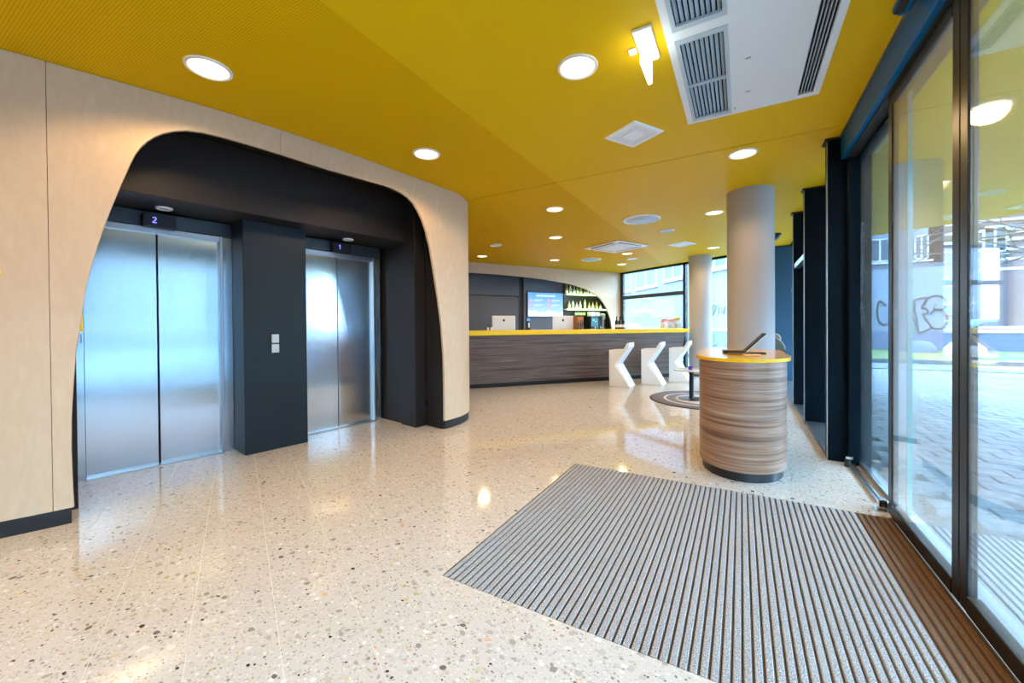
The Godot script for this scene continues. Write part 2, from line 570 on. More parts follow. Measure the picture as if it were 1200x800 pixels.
func build_floor() -> void:
	var f := thing("floor", "polished cream terrazzo floor with grey, ochre and dark chips in narrow slabs", "floor", Transform3D(), "", "structure")
	var b := MB.new()
	b.plan(room_outline(), -0.15, -0.0205)
	obj("floor_bed", b, M.grout, f)
	b = MB.new()
	for q in Geometry2D.clip_polygons(room_outline(), rect(-1.2527, -3.2747, 1.06, -1.489)): b.plan(q, -0.0203, -0.0009)
	obj("joint_grout", b, M.grout, f)
	# slabs 0.60 x 0.287 laid on the skew, fine joints between them
	var e := Vector2(0.9013, 0.4332)
	var p := Vector2(0.4332, -0.9013)
	var rows := []
	var well := rect(-1.2527, -3.2747, 1.06, -1.489)
	for j in range(-18, 46):
		var o0 := -0.742 + 0.2867 * j
		for i in range(-22, 16):
			var s0 := -2.17 + 0.6 * i + (0.3 if posmod(j, 2) else 0.0)
			var c := e * (s0 + 0.3) + p * (o0 + 0.1433)
			if c.x < -7.0 or c.x > 1.4 or c.y > 3.9 or c.y < -13.0: continue
			rows.append([c.distance_to(Vector2.ZERO) + (100.0 if not in_view(Vector3(c.x, 0, c.y), 0.06) else 0.0), s0, o0])
	rows.sort_custom(func(a, d): return a[0] < d[0])
	var rest := MB.new()
	var made := 0
	var g := 0.0012
	var full := MB.new()
	full.plan(rect(-0.3 + g, -0.1433 + g, 0.3 - g, 0.1433 - g), -0.02, 0.0)
	var full_mesh := full.mesh()
	var outline := room_outline()
	for r in rows:
		var s0: float = r[1]
		var o0: float = r[2]
		var q := PackedVector2Array()
		for k in [[g, g], [0.6 - g, g], [0.6 - g, 0.2867 - g], [g, 0.2867 - g]]:
			q.append(e * (s0 + k[0]) + p * (o0 + k[1]))
		var got := Geometry2D.intersect_polygons(q, outline)
		if got.is_empty(): continue
		var pieces := []
		for h in got: pieces.append_array(Geometry2D.clip_polygons(h, well))
		for h in pieces:
			if made < 290 and r[0] < 50.0:
				made += 1
				if (h as PackedVector2Array).size() == 4 and absf(area_of(h) - area_of(q)) < 1e-5:
					var c := e * (s0 + 0.3) + p * (o0 + 0.14335)
					obj("floor_slab", full_mesh, M.terrazzo, f, Transform3D(Basis(Vector3(e.x, 0, e.y), Vector3.UP, Vector3(-e.y, 0, e.x)), Vector3(c.x, 0, c.y)))
				else:
					var t := MB.new()
					t.plan(h, -0.02, 0.0)
					obj("floor_slab", t, M.terrazzo, f)
			else:
				rest.plan(h, -0.02, 0.0)
	obj("distant_slabs", rest, M.terrazzo, f).set_meta("kind", "stuff")

func area_of(q: PackedVector2Array) -> float:
	var a := 0.0
	for i in q.size(): a += q[i].cross(q[(i + 1) % q.size()])
	return absf(a) / 2.0

func in_view(w: Vector3, margin := 0.0) -> bool:   # which pieces the photograph shows, so that those are made one by one
	var q := w - Vector3(0, 1.2, 0)
	var x := q.x * cos(0.5207) - q.z * sin(0.5207)
	var z := q.x * sin(0.5207) + q.z * cos(0.5207)
	if z > -0.3: return false
	return absf(x / -z) < 1.283 + margin and q.y / -z > -0.89 - margin and q.y / -z < 0.83 + margin

# ------------------------------------------------------------------ ceiling
func build_ceiling() -> void:
	var c := thing("ceiling", "mustard yellow ceiling of large boards, perforated on the left, plain on the right", "ceiling", Transform3D(), "", "structure")
	var seam := -4.17
	var edge := -1.8
	var g := 0.007
	var outline := room_outline()
	var b := MB.new()
	b.plan(outline, 2.95, 3.1)
	obj("ceiling_slab", b, M.dark, c)
	var hole := [-0.345, -3.475, 0.46, -0.62]
	var zones := [
		["perforated_board", M.perforated, [rect(-7.6, seam + g, edge, 3.8)]],
		["ceiling_board", M.yellow, [rect(edge + 0.0005, seam + g, hole[0], 3.8), rect(hole[2], seam + g, 1.1, 3.8), rect(hole[0], hole[3], hole[2], 3.8), rect(hole[0], seam + g, hole[2], hole[1])]],
		["perforated_board", M.perforated, [rect(-7.6, -13.2, edge, seam - g)]],
		["ceiling_board", M.yellow, [rect(edge + 0.0005, -13.2, 1.1, seam - g)]],
	]
	for z in zones:
		b = MB.new()
		for r in z[2]:
			for q in Geometry2D.intersect_polygons(r, outline): b.plan(q, CEIL, CEIL + 0.02)
		obj(z[0], b, z[1], c)
	bx("shadow_gap", Vector3(-3.3, CEIL + 0.011, seam), Vector3(8.4, 0.012, 0.0138), M.dark, c)
	# outside, the same yellow soffit goes on over the pavement
	var s := thing("canopy_soffit", "yellow soffit over the pavement outside the glass entrance front", "soffit", Transform3D(), "", "structure")
	b = MB.new()
	b.plan(vv([0.955, -0.4, 0.955, -10.26, 4.0, -8.75, 4.0, -0.4]), CEIL, CEIL + 0.2)
	obj("soffit_board", b, M.yellow, s)

# ------------------------------------------------------------------ entrance front
func pane(b: MB, c: Vector3, s: Vector3) -> void:   # a double glazed unit: two thin sheets
	b.box(c - Vector3(0.005, 0, 0), Vector3(0.003, s.y, s.z))
	b.box(c + Vector3(0.005, 0, 0), Vector3(0.003, s.y, s.z))

func build_front() -> void:
	# deep black fins along the front
	var fins := [-4.47, -5.93, -7.10]
	var fin_labels := ["nearest black fin, beside the sliding entrance doors", "second black fin from the entrance doors", "third black fin from the doors, carrying the far end of the steel transom"]
	for i in fins.size():
		var f := thing("facade_fin", "tall %s" % fin_labels[i], "fin", at(0, 0, fins[i]), "", "structure")
		bx("fin_body", Vector3(0.79, 1.395, 0), Vector3(0.26, 2.79, 0.11), M.fin, f, 0.004)
		bx("edge_strip", Vector3(0.657, 1.395, 0.045), Vector3(0.006, 2.79, 0.022), M.alu, f)
		bx("fin_cap", Vector3(0.785, 2.80, 0), Vector3(0.29, 0.018, 0.15), M.dark, f)
	var rear_fins := [-0.38, 1.0, 2.4]
	for i in rear_fins.size():
		var f := thing("facade_fin", "black fin of the glass front behind the viewer, %s from the entrance" % ["first", "second", "third"][i], "fin", at(0, 0, rear_fins[i]), "", "structure")
		bx("fin_body", Vector3(0.79, 1.395, 0), Vector3(0.26, 2.79, 0.11), M.fin, f, 0.004)
		bx("edge_strip", Vector3(0.657, 1.395, 0.045), Vector3(0.006, 2.79, 0.022), M.alu, f)
	# glazing between the fins
	var bays := [[-5.875, -4.525], [-7.045, -5.985], [-9.90, -7.155], [-0.325, 0.945], [1.055, 2.345], [2.455, 3.7]]
	var wn := 1
	for k in bays:
		var w := thing("window_%d" % wn, "fixed floor-to-ceiling glass bay between two black fins, bay %s" % ["next to the entrance doors", "second from the doors", "nearest the corner", "first behind the viewer", "second behind the viewer", "third behind the viewer"][wn - 1], "window", Transform3D(), "", "structure")
		var zc: float = (k[0] + k[1]) / 2.0
		var zl: float = k[1] - k[0]
		var b := MB.new()
		pane(b, Vector3(0.90, 1.42, zc), Vector3(0, 2.72, zl))
		obj("pane", b, M.glass, w)
		bx("sill", Vector3(0.80, 0.02, zc), Vector3(0.27, 0.04, zl), M.frame_grey, w)
		bx("head", Vector3(0.90, 2.795, zc), Vector3(0.06, 0.03, zl), M.fin, w)
		if wn == 2: bx("transom", Vector3(0.705, 2.03, zc), Vector3(0.07, 0.065, zl), M.steel_plain, w)
		wn += 1
	# door operator box
	var h := thing("door_header", "dark blue metal operator box above the sliding entrance doors", "door header", Transform3D(), "", "structure")
	bx("header_cover", Vector3(0.85, 2.705, -2.47), Vector3(0.20, 0.185, 4.42), M.header, h, 0.004)
	bx("header_edge", Vector3(0.744, 2.803, -2.47), Vector3(0.012, 0.012, 4.42), M.alu, h)
	bx("header_track", Vector3(0.86, 2.607, -2.42), Vector3(0.15, 0.018, 3.9), M.dark, h)
	# jambs
	for z in [[-4.40, "far jamb of the entrance, against the first black fin"], [-0.46, "near jamb of the entrance, out of the picture to the right"]]:
		var j := thing("trim_1" if z[0] < -1.0 else "trim_2", "dark metal " + z[1], "door jamb", at(0, 0, z[0]), "", "structure")
		bx("jamb_post", Vector3(0.865, 1.3, 0), Vector3(0.15, 2.6, 0.10), M.fin, j, 0.003)
		bx("jamb_cap", Vector3(0.865, 2.62, 0), Vector3(0.16, 0.02, 0.11), M.dark, j)
	# fixed side lights
	for z in [[-4.34, -3.26, "fixed glass side panel left of the sliding doors", 8], [-1.44, -0.52, "fixed glass side panel right of the sliding doors, outside the picture", 9]]:
		var w := thing("window_%d" % (z[3] - 1), z[2], "window", Transform3D(), "", "structure")
		var zc: float = (z[0] + z[1]) / 2.0
		var zl: float = z[1] - z[0]
		var b := MB.new()
		pane(b, Vector3(0.875, 1.31, zc), Vector3(0, 2.54, zl))
		obj("pane", b, M.glass, w)
		bx("bottom_rail", Vector3(0.875, 0.02, zc), Vector3(0.04, 0.04, zl), M.steel_plain, w)
		bx("glass_edge", Vector3(0.875, 1.31, z[1] + 0.006 if z[0] < -2.0 else z[0] - 0.006), Vector3(0.022, 2.54, 0.012), M.glass_edge, w)
		bx("top_rail", Vector3(0.875, 2.585, zc), Vector3(0.04, 0.03, zl), M.fin, w)
	# the two sliding leaves
	for k in [[-3.34, -2.406, "left sliding glass leaf, between the fixed side panel and the double meeting stile"], [-2.398, -1.46, "right sliding glass leaf at the picture's right edge"]]:
		var d := thing("door_3" if k[0] < -3.0 else "door_4", k[2], "door", Transform3D(), "", "structure")
		var zc: float = (k[0] + k[1]) / 2.0
		var zl: float = k[1] - k[0]
		bx("stile", Vector3(0.816, 1.30, k[0] + 0.0325), Vector3(0.032, 2.58, 0.065), M.frame, d, 0.003)
		bx("stile", Vector3(0.816, 1.30, k[1] - 0.0325), Vector3(0.032, 2.58, 0.065), M.frame, d, 0.003)
		bx("bottom_rail", Vector3(GLASS_X, 0.045, zc), Vector3(0.045, 0.07, zl - 0.13), M.frame, d, 0.003)
		bx("top_rail", Vector3(GLASS_X, 2.56, zc), Vector3(0.045, 0.06, zl - 0.13), M.frame, d, 0.003)
		var b := MB.new()
		pane(b, Vector3(0.811, 1.305, zc), Vector3(0, 2.45, zl - 0.13))
		obj("pane", b, M.glass, d)
	var r := thing("floor_guide", "slim steel floor track along the foot of the fixed glass side panel", "floor track", Transform3D(), "", "structure")
	bx("track", Vector3(0.792, 0.008, -3.92), Vector3(0.018, 0.016, 0.86), M.steel_plain, r, 0.002)
	bx("track", Vector3(0.818, 0.008, -3.92), Vector3(0.018, 0.016, 0.86), M.steel_plain, r, 0.002)
	var t := thing("threshold", "pale metal threshold strip just outside the sliding doors", "threshold", Transform3D(), "", "structure")
	bx("strip", Vector3(0.90, 0.005, -2.38), Vector3(0.075, 0.03, 1.80), M.steel_plain, t)
	# chrome guide block and the dark stop by the jamb
	var g := thing("door_guide", "small chrome guide block on the floor at the mat's far right corner", "door guide", at(0.787, 0, -3.40))
	var b2 := MB.new()
	b2.box(Vector3(0, 0.035, 0), Vector3(0.05, 0.07, 0.05), 0.006)
	obj("block", b2, M.chrome, g)
	bx("slot", Vector3(-0.012, 0.045, 0.026), Vector3(0.018, 0.036, 0.004), M.dark, g)
	bx("foot_plate", Vector3(-0.005, 0.004, 0.012), Vector3(0.08, 0.008, 0.07), M.chrome, g, 0.002)
	var s := thing("door_stop", "small dark floor stop at the base of the entrance's far jamb", "door stop", at(0.775, 0, -4.30))
	var b3 := MB.new()
	b3.lathe([Vector2(0, 0), Vector2(0.022, 0), Vector2(0.022, 0.05), Vector2(0.014, 0.062), Vector2(0, 0.062)], 16)
	obj("post", b3, M.dark, s)
	bx("bracket", Vector3(0.01, 0.075, 0), Vector3(0.05, 0.024, 0.03), M.chrome, s, 0.003)
	# motion sensor on the header
	var e := thing("motion_sensor", "dark rounded motion sensor on the door operator box", "sensor", at(0.70, 2.765, -2.62))
	b3 = MB.new()
	b3.box(Vector3.ZERO, Vector3(0.075, 0.07, 0.22), 0.025)
	obj("housing", b3, M.header, e)
	bx("lens", Vector3(-0.02, -0.032, 0), Vector3(0.04, 0.012, 0.12), M.dark, e, 0.003)

# ------------------------------------------------------------------ window wall behind the bar's right end
func build_window_wall() -> void:
	var fr := wall_frame(Vector3(-3.214, 0, -12.434), 0.8512, 0.52484)
	var w := thing("window_9", "large street window behind the bar's right end, split by a dark transom", "window", fr, "", "structure")
	bx("frame", Vector3(0.06, 1.4, 0), Vector3(0.12, 2.8, 0.08), M.frame_grey, w)
	bx("frame", Vector3(2.31, 1.4, 0), Vector3(0.07, 2.8, 0.10), M.frame, w)
	bx("head", Vector3(2.2, 2.785, 0), Vector3(4.4, 0.05, 0.10), M.frame, w)
	bx("sill", Vector3(2.2, 0.03, 0), Vector3(4.4, 0.06, 0.12), M.frame, w)
	bx("transom", Vector3(1.2, 2.035, 0), Vector3(2.15, 0.10, 0.09), M.frame_grey, w)
	var b := MB.new()
	for k in [[0.12, 2.275, 0.06, 1.985], [0.12, 2.275, 2.085, 2.76], [2.345, 4.40, 0.06, 2.76]]:
		b = MB.new()
		b.box(Vector3((k[0] + k[1]) / 2.0, (k[2] + k[3]) / 2.0, -0.008), Vector3(k[1] - k[0], k[3] - k[2], 0.005))
		b.box(Vector3((k[0] + k[1]) / 2.0, (k[2] + k[3]) / 2.0, 0.008), Vector3(k[1] - k[0], k[3] - k[2], 0.005))
		obj("pane", b, M.glass, w)
	var c := thing("corner_post", "dark blue panelled post at the corner of the street windows", "post", Transform3D(), "", "structure")
	bx("post_body", Vector3(0.78, 1.40, -10.08), Vector3(0.34, 2.80, 0.34), std(c8(14, 74, 106), 0.5), c, 0.004)
	bx("post_cap", Vector3(0.78, 2.80, -10.08), Vector3(0.37, 0.018, 0.37), M.dark, c)

# ------------------------------------------------------------------ curved plywood wall
func build_plywood() -> void:
	var curve := plan_curve([Vector2(-5.2, 2.6), Vector2(-4.55, 1.4), Vector2(-4.05, 0.35), Vector2(-3.68, -0.52), Vector2(-3.57, -0.82), Vector2(-3.36, -1.42), Vector2(-3.23, -1.95), Vector2(-3.13, -2.5), Vector2(-3.07, -3.0), Vector2(-3.01, -3.5), Vector2(-2.975, -3.8), Vector2(-2.99, -4.0), Vector2(-3.06, -4.2), Vector2(-3.2, -4.38), Vector2(-3.45, -4.52), Vector2(-3.9, -4.62), Vector2(-4.6, -4.65)])
	var arch := vv([3.755, -0.1, 3.755, 0.035, 3.749, 0.2, 3.745, 0.45, 3.748, 0.65, 3.755, 0.8, 3.769, 1.04, 3.792, 1.235, 3.822, 1.487, 3.856, 1.66, 3.893, 1.82, 3.936, 1.98, 3.985, 2.145, 4.03, 2.29, 4.055, 2.36, 4.083, 2.416, 4.113, 2.46, 4.15, 2.501, 4.191, 2.537, 4.25, 2.572, 4.32, 2.6, 4.41, 2.615, 4.55, 2.62, 4.8, 2.616, 5.3, 2.6, 5.7, 2.608, 5.87, 2.616, 5.98, 2.614, 6.08, 2.6, 6.175, 2.57, 6.25, 2.525, 6.31, 2.457, 6.365, 2.377, 6.42, 2.26, 6.47, 2.105, 6.525, 1.85, 6.588, 1.527, 6.64, 1.2, 6.668, 0.85, 6.676, 0.5, 6.675, -0.1])
	var w := thing("wall_left", "curved pale plywood wall with an arched opening around the lifts", "wall", Transform3D(), "", "structure")
	var seams := [0.0, 1.17, 2.42, 3.668, 4.92, 6.17, 7.46, 8.93]
	for i in seams.size() - 1:
		var sheet := rect(seams[i] + 0.0015, 0.1, seams[i + 1] - 0.0015, CEIL - 0.004)
		var b := MB.new()
		for q in Geometry2D.clip_polygons(sheet, arch): bent_sheet(b, q, curve, 0.05, 0.028)
		obj("wood_panel", b, M.plywood, w)
	var bb := thing("baseboard_left", "black recessed skirting under the curved plywood wall", "baseboard", Transform3D(), "", "structure")
	var inner := []
	for r in curve: inner.append([r[0], r[1] - r[2] * 0.014, r[2]])
	for k in [[0.0, 3.74], [6.69, 8.93]]:
		var b := MB.new()
		bent_sheet(b, rect(k[0], 0.0, k[1], 0.1), inner, 0.05, 0.02)
		obj("skirting", b, M.dark, bb)
	# a yellow wall sign, cut off by the picture's left edge
	var s: Array = on_curve(curve, 3.395)
	var fr := Transform3D(Basis((Vector3.UP).cross(s[1]), Vector3.UP, s[1]), s[0] + Vector3(0, 1.53, 0))
	var sg := thing("wall_sign", "two small yellow raised discs of a wall sign cut off at the photo's left edge", "sign", fr)
	var t := MB.new()
	for k in [[0.0, 0.045], [0.12, 0.04]]:
		t = MB.new()
		t.lathe([Vector2(0, 0.012), Vector2(k[1] - 0.003, 0.012), Vector2(k[1], 0.009), Vector2(k[1], 0.001)], 28, Transform3D(Basis(Vector3(1, 0, 0), PI / 2), Vector3(0.045, k[0], 0)))
		obj("disc", t, std(c8(238, 205, 0), 0.4), sg)

# ------------------------------------------------------------------ lifts
func build_lifts() -> void:
	var fr := wall_frame(Vector3(-4.507, 0, -1.11), 0.17348, -0.98484)
	# niche shell
	var n := thing("wall_niche", "black lined recess behind the plywood arch that holds the two lifts", "wall", fr, "", "structure")
	bx("lining", Vector3(1.3, 1.4, -0.12), Vector3(3.6, 2.8, 0.1), M.niche, n)
	bx("side_lining", Vector3(-0.36, 1.4, 0.30), Vector3(0.12, 2.8, 0.80), M.niche, n)
	bx("side_lining", Vector3(2.80, 1.4, 0.13), Vector3(0.36, 2.8, 0.58), M.niche, n)
	bx("side_lining", Vector3(2.765, 1.4, 0.87), Vector3(0.03, 2.8, 0.3), M.niche, n)
	bx("top_lining", Vector3(1.27, 2.795, 0.40), Vector3(2.9, 0.025, 0.85), M.niche, n)
	bx("side_post", Vector3(2.665, 1.39, 0.575), Vector3(0.16, 2.78, 0.29), M.niche, n, 0.004)
	bx("side_post", Vector3(-0.215, 1.39, 0.555), Vector3(0.17, 2.78, 0.27), M.niche, n, 0.004)
	bx("header_beam", Vector3(1.27, 2.50, 0.27), Vector3(2.8, 0.56, 0.56), M.niche, n, 0.004)
	bx("skirting", Vector3(2.745, 0.04, 0.87), Vector3(0.012, 0.08, 0.28), M.dark, n)
	var p := thing("lift_pillar", "charcoal panelled pillar between the two lifts", "pillar", fr, "", "structure")
	bx("pillar_body", Vector3(1.235, 1.11, 0.155), Vector3(0.57, 2.22, 0.31), M.black, p, 0.004)
	# the two lift fronts
	for k in [[-0.055, 0.845, "steel doors of the left lift, under the display reading 2", "door_1"], [1.57, 2.47, "steel doors of the right lift, half hidden behind the charcoal pillar", "door_2"]]:
		var d := thing(k[3], "brushed " + k[2], "lift door", fr, "", "structure")
		var a: float = k[0]
		var e: float = k[1]
		var mid := (a + e) / 2.0
		bx("door_leaf", Vector3((a + mid) / 2.0 - 0.003, 1.02, -0.035), Vector3(mid - a - 0.008, 2.03, 0.03), M.steel, d, 0.003)
		bx("door_leaf", Vector3((mid + e) / 2.0 + 0.003, 1.02, -0.045), Vector3(e - mid - 0.004, 2.03, 0.03), M.steel, d, 0.003)
		bx("lintel", Vector3(mid, 2.056, -0.02), Vector3(e - a, 0.05, 0.06), M.steel_plain, d, 0.003)
		bx("sill", Vector3(mid, 0.004, 0.0), Vector3(e - a, 0.012, 0.09), M.steel_plain, d, 0.002)
		bx("jamb", Vector3(e + 0.0125, 1.04, -0.015), Vector3(0.025, 2.08, 0.07), M.steel_plain, d, 0.003)
		bx("jamb", Vector3(e + 0.065, 1.04, -0.02), Vector3(0.078, 2.08, 0.05), M.steel, d, 0.003)
		bx("jamb", Vector3(a - 0.0475, 1.04, -0.015), Vector3(0.095, 2.08, 0.06), M.steel, d, 0.003)
		bx("overpanel", Vector3(mid, 2.148, -0.01), Vector3(e - a + 0.2, 0.125, 0.05), M.frame_grey, d, 0.002)
		# floor display
		var c := Vector3(0.40, 2.127, 0.055) if k[3] == "door_1" else Vector3(2.03, 2.135, 0.055)
		var q := thing("lift_display", "black lift display with a violet %s, over the %s lift doors" % (["2", "left"] if k[3] == "door_1" else ["1", "right"]), "display", fr * Transform3D(Basis(), c))
		bx("casing", Vector3.ZERO, Vector3(0.225, 0.108, 0.085), M.dark, q, 0.004)
		var tm := TextMesh.new()
		var sf := SystemFont.new()
		sf.font_names = PackedStringArray(["Droid Sans Mono"])
		tm.font = sf
		tm.text = "2" if k[3] == "door_1" else "1"
		tm.font_size = 32
		tm.pixel_size = 0.002
		tm.depth = 0.002
		obj("digit", tm, M.digit, q, Transform3D(Basis(), Vector3(-0.035, 0.0, 0.044)))
		# little soffit downlight
		var l := thing("soffit_spotlight", "small round unlit spotlight in the soffit above the %s lift display" % ("left" if k[3] == "door_1" else "right"), "spotlight", fr * Transform3D(Basis(), Vector3(0.41 if k[3] == "door_1" else 2.04, 2.218, 0.205)))
		var b := MB.new()
		b.lathe([Vector2(0.0, 0.0), Vector2(0.035, 0.0), Vector2(0.05, -0.012), Vector2(0.058, -0.008), Vector2(0.06, 0.002)], 24)
		obj("ring", b, M.white, l)
		b = MB.new()
		b.lathe([Vector2(0.0, -0.006), Vector2(0.034, -0.005), Vector2(0.036, 0.0)], 20)
		obj("lens", b, M.grille, l)
	var cp := thing("call_panel", "slim steel call panel with two buttons on the charcoal pillar", "call panel", fr * Transform3D(Basis(), Vector3(1.215, 1.045, 0.312)))
	bx("back_plate", Vector3(0, 0, 0.003), Vector3(0.07, 0.185, 0.006), M.dark, cp)
	bx("button", Vector3(0, 0.048, 0.010), Vector3(0.066, 0.084, 0.010), M.grille, cp, 0.003)
	bx("button", Vector3(0, -0.048, 0.010), Vector3(0.066, 0.084, 0.010), M.grille, cp, 0.003)
	bx("key_hole", Vector3(0, -0.062, 0.016), Vector3(0.006, 0.006, 0.003), M.dark, cp)
	var ys := thing("notice_plate", "yellow plate seen edge-on at the arch's left edge, beside the left lift", "sign", fr * Transform3D(Basis(), Vector3(-0.125, 1.21, 0.60)))
	bx("plate", Vector3(0.016, 0.03, 0), Vector3(0.03, 0.11, 0.14), std(c8(244, 208, 0), 0.4), ys, 0.002)
	bx("key_switch", Vector3(0.012, -0.075, 0.03), Vector3(0.022, 0.06, 0.03), M.chrome, ys, 0.003)

# ------------------------------------------------------------------ wall behind the bar
func build_bar_wall() -> void:
	var fr := wall_frame(Vector3(-5.89, 0, -8.186), 0.533, -0.84611)
	var w := thing("wall_bar", "pale plywood wall with a sweeping arch over the back bar", "wall", fr, "", "structure")
	var line := [[-2.3, Vector3(-2.3, 0, 0), Vector3(0, 0, 1)], [5.05, Vector3(5.05, 0, 0), Vector3(0, 0, 1)]]
	var arch := vv([-3.0, -0.5, -3.0, 2.56, 0.56, 2.545, 1.19, 2.53, 1.71, 2.51, 2.26, 2.475, 2.83, 2.42, 3.1, 2.385, 3.35, 2.34, 3.6, 2.275, 3.8, 2.205, 4.0, 2.115, 4.17, 2.01, 4.3, 1.89, 4.4, 1.76, 4.5, 1.58, 4.58, 1.37, 4.625, 1.15, 4.64, 0.9, 4.64, -0.5])
	var seams := [-2.3, 0.2, 2.62, 5.05]
	for i in 3:
		var b := MB.new()
		for q in Geometry2D.clip_polygons(rect(seams[i] + 0.0015, 0.0, seams[i + 1] - 0.0015, CEIL - 0.004), arch): bent_sheet(b, q, line, 0.6, 0.04)
		obj("wood_panel", b, M.plywood, w)
	var r := thing("wall_recess", "dark grey panelled recess behind the bar", "wall", fr, "", "structure")
	bx("back_panel", Vector3(-0.4, 2.36, -0.60), Vector3(4.2, 0.62, 0.1), M.grey, r)
	bx("back_panel", Vector3(-0.9, 1.0, -0.60), Vector3(3.2, 2.05, 0.1), M.grey, r)
	bx("door_panel", Vector3(1.2, 1.0, -0.63), Vector3(0.98, 2.05, 0.1), M.grey, r)
	bx("shadow_gap", Vector3(1.77, 1.33, -0.64), Vector3(0.14, 2.7, 0.1), M.dark, r)
	bx("back_panel", Vector3(2.53, 1.33, -0.60), Vector3(1.36, 2.7, 0.1), std(c8(84, 88, 96), 0.5), r)
	bx("shelf_lining", Vector3(4.15, 1.33, -0.60), Vector3(1.84, 2.7, 0.1), std(c8(52, 58, 48), 0.5), r)
	bx("top_lining", Vector3(1.3, 2.70, -0.32), Vector3(7.5, 0.06, 0.5), M.grey, r)
	bx("side_lining", Vector3(5.06, 1.35, -0.30), Vector3(0.06, 2.7, 0.5), M.grey, r)
	bx("outer_wall", Vector3(0.3, 1.5, -0.8), Vector3(9.8, 3.2, 0.2), M.grey, r)

